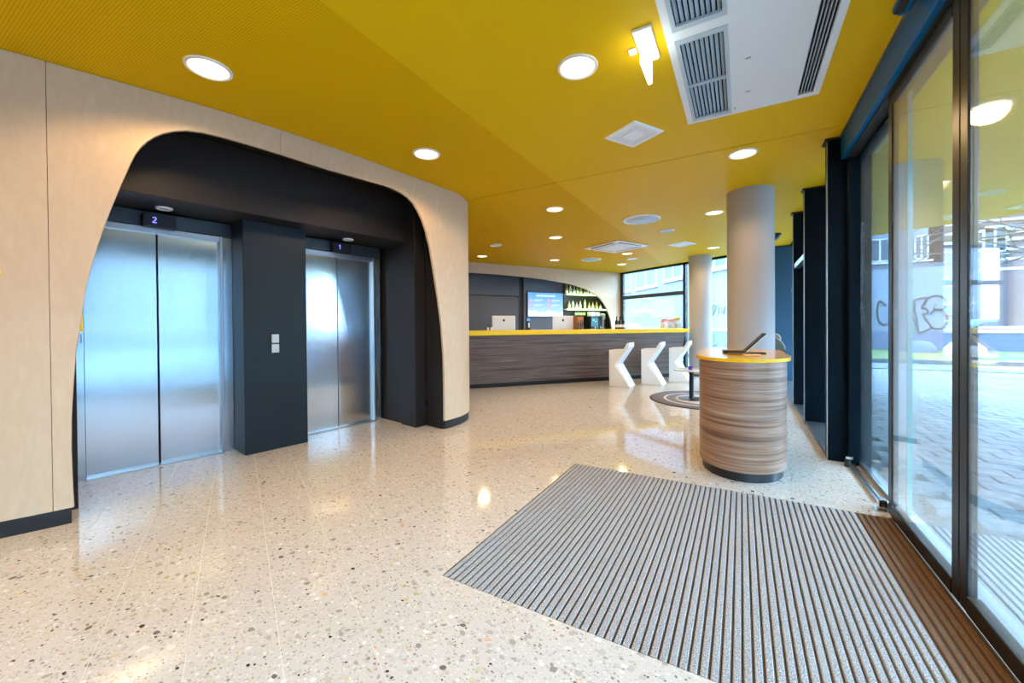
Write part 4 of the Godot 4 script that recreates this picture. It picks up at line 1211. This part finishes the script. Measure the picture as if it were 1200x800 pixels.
# ------------------------------------------------------------------ back bar
func build_back_bar() -> void:
	var fr := wall_frame(Vector3(-5.89, 0, -8.186), 0.533, -0.84611)
	var bc := thing("back_counter", "dark counter along the wall behind the bar, under the shelves", "counter", fr)
	bx("cabinet", Vector3(2.2, 0.46, -0.32), Vector3(4.7, 0.92, 0.42), M.grey, bc)
	bx("counter_top", Vector3(2.2, 0.94, -0.31), Vector3(4.72, 0.04, 0.46), M.dark, bc)
	# wall screen
	var tv := thing("wall_screen", "blue wall-mounted menu screen with pink icons behind the bar", "screen", fr * Transform3D(Basis(), Vector3(2.56, 1.815, -0.545)))
	bx("casing", Vector3(0, 0, 0.025), Vector3(1.24, 0.72, 0.05), M.dark, tv, 0.006)
	var q := MB.new()
	q.face([Vector3(-0.605, -0.345, 0.052), Vector3(0.605, -0.345, 0.052), Vector3(0.605, 0.345, 0.052), Vector3(-0.605, 0.345, 0.052)], Vector3(0, 0, 1), [Vector2(0, 1), Vector2(1, 1), Vector2(1, 0), Vector2(0, 0)])
	obj("display", q, M.screen, tv)
	var al := AreaLight3D.new()
	al.name = "screen_light"
	al.area_size = Vector2(1.2, 0.68)
	al.light_color = Color(0.7, 0.85, 1.0)
	al.light_energy = 0.25
	al.shadow_enabled = true
	al.area_range = 20.0
	al.area_attenuation = 2.0
	al.transform = Transform3D(Basis(Vector3.UP, PI), Vector3(0, 0, 0.06))
	tv.add_child(al)
	# lit shelves
	for k in [[2.13, 3.2, 4.55, "upper lit glass shelf of bottles behind the bar"], [1.685, 3.2, 4.72, "lower lit glass shelf of bottles behind the bar"]]:
		var xc: float = (k[1] + k[2]) / 2.0
		var xl: float = k[2] - k[1]
		var s := thing("bar_shelf", k[3], "shelf", fr * Transform3D(Basis(), Vector3(xc, k[0], -0.44)), "lit bottle shelves")
		bx("shelf_board", Vector3(0, 0, 0), Vector3(xl, 0.02, 0.20), M.white, s)
		bx("led_strip", Vector3(0, -0.004, 0.106), Vector3(xl, 0.045, 0.012), M.led, s)
		var sl := AreaLight3D.new()
		sl.name = "shelf_light"
		sl.area_size = Vector2(xl, 0.06)
		sl.light_color = Color(0.90, 1.0, 0.80)
		sl.light_energy = 0.22
		sl.shadow_enabled = true
		sl.transform = Transform3D(Basis(Vector3(1, 0, 0), -PI / 2 - 0.5), Vector3(0, -0.035, 0.07))
		s.add_child(sl)
		sl = sl.duplicate()
		sl.light_energy = 0.14
		sl.transform = Transform3D(Basis(Vector3(1, 0, 0), PI / 2 - 0.5), Vector3(0, 0.03, 0.07))
		sl.rotation.x = PI / 2 - 0.3
		s.add_child(sl, true)
	# bottles: run along the shelf, height, body radius, glass colour
	var hues := {"clear": c8(206, 220, 200), "pale green": c8(164, 194, 128), "amber": c8(204, 160, 70), "white": c8(236, 238, 232), "golden": c8(214, 190, 110)}
	var up := [[3.27, 0.34, "amber"], [3.40, 0.29, "white"], [3.53, 0.27, "clear"], [3.67, 0.31, "pale green"], [3.79, 0.25, "golden"], [3.93, 0.18, "clear"], [4.05, 0.18, "white"], [4.18, 0.12, "golden"]]
	var low := [[3.36, 0.25, "clear"], [3.49, 0.28, "white"], [3.62, 0.24, "clear"], [3.77, 0.26, "white"], [3.94, 0.33, "clear"], [4.10, 0.25, "golden"], [4.26, 0.24, "clear"], [4.40, 0.27, "amber"], [4.54, 0.19, "clear"]]
	var ord := ["first", "second", "third", "fourth", "fifth", "sixth", "seventh", "eighth", "ninth"]
	for g in [[up, 2.141, "upper"], [low, 1.696, "lower"]]:
		for i in g[0].size():
			var r: Array = g[0][i]
			var h: float = r[1]
			var bt := thing("spirit_bottle", "%s glass bottle, %s from the left on the %s lit shelf" % [r[2], ord[i], g[2]], "bottle", fr * Transform3D(Basis(), Vector3(r[0], g[1], -0.44 + 0.012 * (i % 3))), "spirits on the lit shelves")
			var w := 0.042 if h > 0.15 else 0.05
			var b := MB.new()
			var sh: float = h * [0.5, 0.58, 0.44][i % 3]
			b.lathe([Vector2(0, 0), Vector2(w, 0), Vector2(w, sh), Vector2(w * 0.82, sh + 0.02), Vector2(0.017, sh + 0.055 * h / 0.25), Vector2(0.015, h - 0.035), Vector2(0, h - 0.035)], 16)
			obj("glass_body", b, std(hues[r[2]], 0.12), bt)
			b = MB.new()
			b.lathe([Vector2(0, h - 0.036), Vector2(0.017, h - 0.036), Vector2(0.017, h), Vector2(0, h)], 12)
			obj("cap", b, std(c8(90, 84, 60), 0.4) if i % 3 else std(c8(210, 140, 50), 0.4), bt)
			b = MB.new()
			b.lathe([Vector2(w + 0.0004, sh * 0.2), Vector2(w + 0.0008, sh * 0.22), Vector2(w + 0.0008, sh * 0.72), Vector2(w + 0.0004, sh * 0.74)], 16)
			obj("paper_label", b, std([c8(226, 222, 200), c8(190, 200, 160), c8(236, 236, 230)][i % 3], 0.7), bt)
	# stemmed glasses hanging under the lower shelf
	for i in 6:
		var gl := thing("hanging_glass", "stemmed glass hanging upside down below the lower shelf, %s from the left" % ord[i], "glass", fr * Transform3D(Basis(), Vector3(3.60 + 0.068 * i, 1.665, -0.44)), "glasses hanging below the shelf")
		var b := MB.new()
		b.lathe([Vector2(0, 0), Vector2(0.03, 0), Vector2(0.028, -0.006), Vector2(0.005, -0.01)], 14)
		obj("foot", b, M.white_gloss, gl)
		b = MB.new()
		b.lathe([Vector2(0.004, -0.004), Vector2(0.004, -0.06), Vector2(0.026, -0.085), Vector2(0.034, -0.12), Vector2(0.029, -0.155)], 14)
		obj("bowl", b, std(c8(190, 206, 150), 0.15), gl)
	# coffee machine and grinder
	var cm := thing("coffee_machine", "dark coffee machine with a teal front on the counter below the shelves", "coffee machine", fr * Transform3D(Basis(), Vector3(4.20, 0.96, -0.34)))
	bx("body", Vector3(0, 0.28, -0.02), Vector3(0.46, 0.48, 0.34), M.dark, cm, 0.01)
	bx("front_plate", Vector3(-0.09, 0.33, 0.155), Vector3(0.26, 0.30, 0.012), std(c8(20, 74, 78), 0.2, 0.4), cm, 0.003)
	bx("badge", Vector3(-0.13, 0.41, 0.163), Vector3(0.05, 0.04, 0.004), std(c8(150, 220, 180), 0.3), cm)
	bx("badge", Vector3(-0.05, 0.36, 0.163), Vector3(0.04, 0.03, 0.004), std(c8(150, 220, 180), 0.3), cm)
	bx("drip_tray", Vector3(0, 0.05, 0.17), Vector3(0.40, 0.03, 0.10), M.chrome, cm, 0.003)
	for x in [-0.12, 0.09]:
		var b := MB.new()
		b.tube([Vector3(x, 0.2, 0.16), Vector3(x, 0.2, 0.21), Vector3(x, 0.15, 0.22)], 0.012, 0.009, 8)
		obj("spout", b, M.chrome, cm)
	for k in [[-0.09, "left"], [0.10, "right"]]:
		var cb := thing("cup_box", "white box of cups on top of the coffee machine, %s one" % k[1], "box", fr * Transform3D(Basis(), Vector3(4.20 + k[0], 1.481, -0.34)), "boxes on the coffee machine")
		bx("carton", Vector3(0, 0.06, 0), Vector3(0.15, 0.12, 0.2), M.white, cb, 0.004)
		bx("carton_lid", Vector3(0, 0.123, 0), Vector3(0.155, 0.012, 0.205), M.panel_white, cb, 0.003)
	var gd := thing("coffee_grinder", "pale coffee grinder with a clear hopper right of the coffee machine", "grinder", fr * Transform3D(Basis(), Vector3(4.535, 0.96, -0.32)))
	var b4 := MB.new()
	b4.lathe([Vector2(0, 0), Vector2(0.09, 0), Vector2(0.085, 0.05), Vector2(0.07, 0.32), Vector2(0.06, 0.36), Vector2(0, 0.36)], 18)
	obj("body", b4, M.steel_plain, gd)
	b4 = MB.new()
	b4.lathe([Vector2(0.045, 0.36), Vector2(0.05, 0.39), Vector2(0.095, 0.46), Vector2(0.1, 0.58), Vector2(0.06, 0.6), Vector2(0, 0.6)], 18)
	obj("hopper", b4, std(c8(190, 214, 214), 0.15), gd)
	bx("handle", Vector3(0, 0.22, 0.10), Vector3(0.03, 0.03, 0.12), M.dark, gd, 0.006)

# ------------------------------------------------------------------ columns, stools, table, rug, armchairs
func stool_mesh() -> MB:
	var b := MB.new()
	var pr := vv([0.0, 0.0, 0.41, 0.0, 0.168, 0.435, 0.385, 0.775, 0.392, 0.86, 0.355, 0.855, 0.285, 0.722, 0.0, 0.712])
	var w := [0.19, 0.19, 0.165, 0.185, 0.17, 0.175, 0.19, 0.19]   # half width at each corner
	var cnt := pr.size()
	for s in [1.0, -1.0]:
		var hub := Vector3(0.11, 0.42, 0.205 * s)
		for i in cnt:
			var j := (i + 1) % cnt
			b.face([hub, Vector3(pr[i].x, pr[i].y, w[i] * s), Vector3(pr[j].x, pr[j].y, w[j] * s)], Vector3(0, 0, s))
	for i in cnt:
		var j := (i + 1) % cnt
		var d := pr[j] - pr[i]
		b.face([Vector3(pr[i].x, pr[i].y, w[i]), Vector3(pr[j].x, pr[j].y, w[j]), Vector3(pr[j].x, pr[j].y, -w[j]), Vector3(pr[i].x, pr[i].y, -w[i])], Vector3(d.y, -d.x, 0))
	return b

func build_lounge() -> void:
	for k in [[0.10, -5.68, 0.252, "thick grey round concrete column behind the reception pedestal"], [-0.83, -10.38, 0.25, "farther round concrete column at the bar's right end"]]:
		var c := thing("column", k[3], "column", at(k[0], 0, k[1]), "", "structure")
		var b := MB.new()
		b.lathe([Vector2(k[2], 0.0), Vector2(k[2], CEIL)], 64)
		obj("shaft", b, M.concrete, c)
		b = MB.new()
		b.lathe([Vector2(k[2] + 0.004, 0.0), Vector2(k[2] + 0.004, 0.05), Vector2(k[2], 0.052)], 64)
		obj("base_ring", b, M.grey, c)
	# three faceted stools along the bar
	var p := Vector3(0.9985, 0, 0.055)
	var basis := Basis(p, Vector3.UP, p.cross(Vector3.UP))
	var pos := [[-2.264, -7.80, "white faceted stool at the bar, leftmost of three"], [-1.755, -8.32, "white faceted stool at the bar, middle of three"], [-1.315, -8.93, "white faceted stool at the bar, farthest right, behind the round table"]]
	var first: Node3D = null
	for k in pos:
		var xf := Transform3D(basis, Vector3(k[0], 0, k[1]) - basis.z * 0.19)
		if first == null:
			first = thing("bar_stool", k[2], "stool", xf, "white faceted bar stools")
			obj("moulded_body", stool_mesh(), M.white_gloss, first)
			var b := MB.new()
			b.box(Vector3(0.2, 0.003, 0), Vector3(0.36, 0.006, 0.34))
			obj("foot_pad", b, M.grille, first)
		else:
			copy_of(first, k[2], xf)
	# rug with rings
	var rug := thing("round_rug", "round grey rug with a pale ring, under the small table", "rug", at(-0.48, 0, -7.03))
	for k in [[0.0, 0.46, 0.009, c8(206, 200, 196), "rug_centre"], [0.46, 0.60, 0.008, c8(128, 126, 138), "rug_band"], [0.60, 0.635, 0.009, c8(224, 222, 220), "rug_ring"], [0.635, 0.83, 0.008, c8(112, 110, 124), "rug_band"], [0.83, 0.85, 0.009, c8(40, 40, 46), "rug_binding"]]:
		var b := MB.new()
		var pr := [Vector2(k[0], 0.001), Vector2(k[1], 0.001), Vector2(k[1], k[2] - 0.002), Vector2(k[1] - 0.002, k[2]), Vector2(k[0], k[2])]
		b.lathe(pr, 72)
		obj(k[4], b, std(k[3], 0.95), rug)
	var tb := thing("side_table", "small round table with a dark pedestal on the rug", "table", at(-0.69, 0.0095, -6.98))
	var b := MB.new()
	b.lathe([Vector2(0, 0.455), Vector2(0.265, 0.455), Vector2(0.275, 0.462), Vector2(0.275, 0.470), Vector2(0.27, 0.474), Vector2(0, 0.474)], 48)
	obj("tabletop", b, std(c8(196, 206, 214), 0.15), tb)
	b = MB.new()
	b.lathe([Vector2(0.04, 0.012), Vector2(0.036, 0.02), Vector2(0.036, 0.44), Vector2(0.10, 0.455)], 24)
	obj("pedestal", b, std(c8(36, 46, 58), 0.35, 0.4), tb)
	b = MB.new()
	b.lathe([Vector2(0, 0), Vector2(0.20, 0), Vector2(0.20, 0.008), Vector2(0.05, 0.02), Vector2(0, 0.02)], 40)
	obj("foot_disc", b, std(c8(36, 46, 58), 0.3, 0.4), tb)
	var tl := thing("tealight_holder", "small violet tealight holder on the round table", "candle holder", at(-0.70, 0.484, -6.93))
	b = MB.new()
	b.lathe([Vector2(0, 0), Vector2(0.03, 0), Vector2(0.037, 0.05), Vector2(0.032, 0.05), Vector2(0.026, 0.012), Vector2(0, 0.012)], 20)
	obj("cup", b, std(c8(110, 30, 170), 0.25), tl)
	b = MB.new()
	b.lathe([Vector2(0, 0.012), Vector2(0.02, 0.012), Vector2(0.02, 0.024), Vector2(0, 0.024)], 16)
	obj("candle", b, M.white, tl)
	# two shell armchairs beyond the pedestal
	for k in [[0.36, -7.95, 0.4, c8(112, 140, 158), "blue-grey shell armchair beside the fins, nearer of two"], [0.36, -8.75, -0.4, c8(140, 148, 152), "grey shell armchair beside the fins, farther of two"]]:
		var ch := thing("armchair", k[4], "chair", at(k[0], 0, k[1], k[2]), "shell armchairs")
		b = MB.new()
		var rows := 10
		var cols := 20
		for i in rows:
			for j in cols:
				var qd := []
				for d in [[0, 0], [1, 0], [1, 1], [0, 1]]:
					var t := float(i + d[0]) / rows
					var a := lerpf(-2.2, 2.2, float(j + d[1]) / cols)
					var hh := lerpf(0.44, 0.66 + 0.38 * pow(maxf(0.0, cos(a * 0.5)), 1.5), t)
					qd.append(Vector3(sin(a) * (0.22 + 0.055 * t), hh, -cos(a) * (0.22 + 0.075 * t)))
				var mid: Vector3 = (qd[0] + qd[2]) / 2.0
				b.face(qd, Vector3(mid.x, 0, mid.z))
				var inn := []
				for w in qd: inn.append(w - Vector3(w.x, 0, w.z).normalized() * 0.02)
				b.face(inn, -Vector3(mid.x, 0, mid.z))
				if i == rows - 1: b.face([qd[1], qd[2], inn[2], inn[1]], Vector3.UP)
		obj("shell", b, std(k[3], 0.6), ch)
		b = MB.new()
		b.lathe([Vector2(0, 0.40), Vector2(0.2, 0.40), Vector2(0.225, 0.43), Vector2(0.22, 0.48), Vector2(0, 0.49)], 28)
		obj("seat", b, std(k[3].darkened(0.15), 0.7), ch)
		for a in 4:
			b = MB.new()
			var d := Vector3(cos(a * PI / 2 + 0.78), 0, sin(a * PI / 2 + 0.78))
			b.tube([d * 0.10 + Vector3(0, 0.40, 0), d * 0.24 + Vector3(0, 0.005, 0)], 0.014, 0.010, 8)
			obj("leg", b, M.dark, ch)

# ------------------------------------------------------------------ ceiling fittings
func downlight(x: float, z: float, label: String, e := 1.45) -> void:
	var l := thing("downlight", label, "downlight", at(x, CEIL, z), "round ceiling downlights")
	var b := MB.new()
	b.lathe([Vector2(0.104, -0.004), Vector2(0.108, -0.010), Vector2(0.122, -0.008), Vector2(0.126, 0.0)], 40)
	obj("trim_ring", b, M.trim, l)
	b = MB.new()
	b.lathe([Vector2(0.0, -0.008), Vector2(0.08, -0.007), Vector2(0.105, -0.003)], 32)
	obj("diffuser", b, M.lamp, l)
	var s := SpotLight3D.new()
	s.name = "lamp_light"
	s.light_color = Color(1.0, 0.83, 0.60)
	s.light_energy = e
	s.light_size = 0.1
	s.spot_range = 20.0
	s.spot_attenuation = 2.0
	s.spot_angle = 78.0
	s.spot_angle_attenuation = 0.35
	s.shadow_enabled = true
	s.transform = Transform3D(Basis(Vector3(1, 0, 0), -PI / 2), Vector3(0, -0.025, 0))
	l.add_child(s)

func build_ceiling_fittings() -> void:
	downlight(-2.86, -1.23, "bright round downlight nearest the picture's left, in the perforated ceiling above the left lift", 1.8)
	downlight(-0.88, -2.38, "large round downlight between the perforated ceiling and the lit exit sign")
	downlight(-2.54, -2.85, "round downlight in the perforated ceiling before the arch's right end")
	downlight(0.02, -4.37, "round downlight in front of the near column's top")
	downlight(-2.23, -5.10, "first round downlight beyond the ceiling seam, nearest of a row of three")
	downlight(-2.93, -6.73, "second round downlight of the row leading to the bar")
	downlight(-5.16, -7.64, "round downlight just right of the rounded plywood corner, over the bar's left end", 2.1)
	downlight(-3.96, -9.03, "round downlight close to the back bar's plywood fascia", 2.1)
	downlight(-2.22, -9.10, "round downlight just behind the ceiling cassette", 2.1)
	downlight(-2.73, -10.61, "round downlight nearest the plywood end and the street window", 2.1)
	downlight(-0.33, -6.45, "round downlight left of the near column's top")
	downlight(-0.50, -9.37, "round downlight over the farther column")
	downlight(-3.1, 0.9, "round downlight behind the viewer, left one of the first row")
	downlight(-1.0, 0.5, "round downlight behind the viewer, right one of the first row")
	downlight(-3.1, 2.6, "round downlight behind the viewer, left one of the last row")
	downlight(-1.0, 2.4, "round downlight behind the viewer, right one of the last row")
	# flat round speakers and detectors
	for k in [[-1.31, -6.28, 0.28, "large round ceiling speaker, left of the near column", "speaker"], [-3.17, -9.45, 0.24, "round ceiling speaker close to the back bar's fascia", "speaker"], [-1.09, -7.25, 0.12, "small round ceiling speaker behind the large one", "speaker"], [-4.22, -6.74, 0.12, "small white ceiling disc above the bar's left end", "detector"], [-2.28, -9.87, 0.13, "small white ceiling disc between the two farthest downlights", "detector"]]:
		var s := thing("ceiling_speaker" if k[4] == "speaker" else "smoke_detector", k[3], k[4], at(k[0], CEIL, k[1]))
		var b := MB.new()
		b.lathe([Vector2(k[2] * 0.86, -0.006), Vector2(k[2] * 0.9, -0.016), Vector2(k[2] * 0.98, -0.012), Vector2(k[2], 0.0)], 40)
		obj("rim", b, M.white, s)
		b = MB.new()
		b.lathe([Vector2(0, -0.010), Vector2(k[2] * 0.12, -0.010), Vector2(k[2] * 0.14, -0.006), Vector2(k[2] * 0.87, -0.006)], 40)
		obj("cover", b, M.grille if k[4] == "speaker" else M.white, s)
	# square diffuser near the exit sign
	var sq := thing("square_diffuser", "small square white air diffuser below the lit exit sign", "air diffuser", at(-0.782, CEIL, -3.457, -0.53))
	tray(sq, 0.172)
	var sq2 := thing("square_diffuser", "small square white air diffuser between the columns", "air diffuser", at(-1.02, CEIL, -8.63, -0.5))
	tray(sq2, 0.2)
	# four-way cassette
	var cs := thing("ceiling_cassette", "white square four-way air-conditioning cassette above the bar stools", "air conditioner", at(-2.22, CEIL, -8.16, -0.49))
	bx("panel", Vector3(0, -0.012, 0), Vector3(0.92, 0.024, 0.92), M.white, cs, 0.008)
	bx("intake_grille", Vector3(0, -0.028, 0), Vector3(0.54, 0.012, 0.54), M.panel_white, cs, 0.004)
	for i in 4:
		var r := Transform3D(Basis(Vector3.UP, i * PI / 2), Vector3.ZERO)
		var b := MB.new()
		b.box(Vector3(0, -0.0245, 0.37), Vector3(0.62, 0.004, 0.075), 0.0, r)
		obj("outlet", b, M.dark, cs)
		b = MB.new()
		b.box(Vector3(0, -0.034, 0.362), Vector3(0.60, 0.006, 0.05), 0.0, r)
		obj("flap", b, M.white, cs)
	# exit sign with a lit blade
	var ex := thing("exit_sign", "lit white exit sign hanging beside the big white air panel, seen almost edge-on", "exit sign", at(-0.465, CEIL, -2.38))
	bx("ceiling_plate", Vector3(0, -0.008, 0), Vector3(0.10, 0.016, 0.29), M.white, ex, 0.003)
	bx("lamp_housing", Vector3(0.0, -0.02, 0), Vector3(0.085, 0.012, 0.27), M.exit_glow, ex, 0.003)
	bx("sign_blade", Vector3(-0.005, -0.095, -0.02), Vector3(0.024, 0.14, 0.23), M.exit_glow, ex, 0.004)
	var el := OmniLight3D.new()
	el.name = "sign_light"
	el.light_color = Color(0.97, 1.0, 0.95)
	el.light_energy = 0.03
	el.light_size = 0.1
	el.omni_range = 20.0
	el.shadow_enabled = true
	el.position = Vector3(-0.005, -0.095, -0.02)
	ex.add_child(el)
	var sn := thing("ceiling_sensor", "tiny white ceiling sensor left of the lit exit sign", "sensor", at(-0.548, CEIL, -2.40))
	bx("housing", Vector3(0, -0.008, 0), Vector3(0.045, 0.016, 0.05), M.white, sn, 0.004)
	bx("lens", Vector3(0, -0.017, 0), Vector3(0.015, 0.004, 0.015), M.grille, sn)
	# dome camera
	var dc := thing("dome_camera", "small black dome camera on the ceiling near the corner post", "camera", at(0.52, CEIL, -8.55))
	var b5 := MB.new()
	b5.lathe([Vector2(0, -0.11), Vector2(0.05, -0.10), Vector2(0.085, -0.06), Vector2(0.095, -0.03)], 24)
	obj("dome", b5, std(c8(10, 14, 16), 0.1), dc)
	b5 = MB.new()
	b5.lathe([Vector2(0.09, -0.034), Vector2(0.105, -0.03), Vector2(0.105, 0.0)], 24)
	obj("mount", b5, M.dark, dc)
	# big air panel by the entrance
	var ac := thing("ceiling_air_unit", "large white ceiling air panel with louvred grilles and a slot outlet near the doors", "air conditioner", Transform3D())
	var z0 := -3.49
	var z1 := -0.60
	var y := CEIL - 0.006
	var b := MB.new()
	var put := func(xa: float, xb: float, za: float, zb: float): b.box(Vector3((xa + xb) / 2.0, y, (za + zb) / 2.0), Vector3(xb - xa, 0.012, zb - za))
	put.call(-0.363, -0.322, z0, z1)
	put.call(-0.057, 0.345, z0, z1)
	put.call(0.437, 0.475, z0, z1)
	put.call(0.345, 0.437, z0, -3.44)
	put.call(0.345, 0.437, -0.70, z1)
	var gz := [[-3.452, -2.43], [-2.35, -1.33], [-1.25, -0.66]]
	put.call(-0.322, -0.057, z0, -3.452)
	put.call(-0.322, -0.057, -2.43, -2.35)
	put.call(-0.322, -0.057, -1.33, -1.25)
	put.call(-0.322, -0.057, -0.66, z1)
	obj("panel", b, M.panel_white, ac)
	bx("plenum", Vector3(0.056, CEIL + 0.10, (z0 + z1) / 2.0), Vector3(0.80, 0.012, z1 - z0 - 0.03), M.dark, ac)
	for g in gz:
		var fr := MB.new()
		var zc: float = (g[0] + g[1]) / 2.0
		var zl: float = g[1] - g[0]
		fr.box(Vector3(-0.312, y - 0.004, zc), Vector3(0.022, 0.014, zl))
		fr.box(Vector3(-0.068, y - 0.004, zc), Vector3(0.022, 0.014, zl))
		fr.box(Vector3(-0.19, y - 0.004, g[0] + 0.02), Vector3(0.222, 0.014, 0.04))
		fr.box(Vector3(-0.19, y - 0.004, g[1] - 0.02), Vector3(0.222, 0.014, 0.04))
		fr.box(Vector3(-0.19, y - 0.003, zc), Vector3(0.222, 0.012, 0.022))
		var gr := obj("grille", fr, M.grille, ac)
		for i in 9:
			var sl := MB.new()
			sl.box(Vector3.ZERO, Vector3(0.019, 0.003, zl - 0.07), 0.0, Transform3D(Basis(Vector3(0, 0, 1), 0.75), Vector3(-0.289 + 0.0247 * i, CEIL + 0.002, zc)))
			obj("slat", sl, M.grille, gr)
	for i in 6:
		bx("slot_bar", Vector3(0.347 + 0.0176 * i, CEIL - 0.001, -2.07), Vector3(0.005, 0.018, 2.74), M.grille, ac)
	for k in [[0.04, -2.80], [0.045, -3.20]]:
		bx("catch", Vector3(k[0], y - 0.008, k[1]), Vector3(0.03, 0.006, 0.012), M.steel_plain, ac)
	bx("catch", Vector3(-0.035, y - 0.008, -3.40), Vector3(0.012, 0.006, 0.03), M.steel_plain, ac)

func tray(parent: Node, h: float) -> void:
	var b := MB.new()
	for i in 4:
		var r := Basis(Vector3.UP, i * PI / 2)
		b.face([r * Vector3(-h, 0, h), r * Vector3(h, 0, h), r * Vector3(h * 0.94, -0.012, h * 0.94), r * Vector3(-h * 0.94, -0.012, h * 0.94)], r * Vector3(0, -0.3, 1))
		b.face([r * Vector3(-h * 0.94, -0.012, h * 0.94), r * Vector3(h * 0.94, -0.012, h * 0.94), r * Vector3(h * 0.8, -0.012, h * 0.8), r * Vector3(-h * 0.8, -0.012, h * 0.8)], Vector3.DOWN)
	obj("frame", b, M.white, parent)
	b = MB.new()
	for i in 4:
		var r := Basis(Vector3.UP, i * PI / 2)
		b.face([r * Vector3(-h * 0.8, -0.012, h * 0.8), r * Vector3(h * 0.8, -0.012, h * 0.8), r * Vector3(h * 0.42, -0.003, h * 0.42), r * Vector3(-h * 0.42, -0.003, h * 0.42)], Vector3.DOWN)
	obj("cone", b, M.panel_white, parent)
	b = MB.new()
	b.box(Vector3(0, -0.006, 0), Vector3(h * 0.84, 0.006, h * 0.84))
	obj("core", b, M.white, parent)
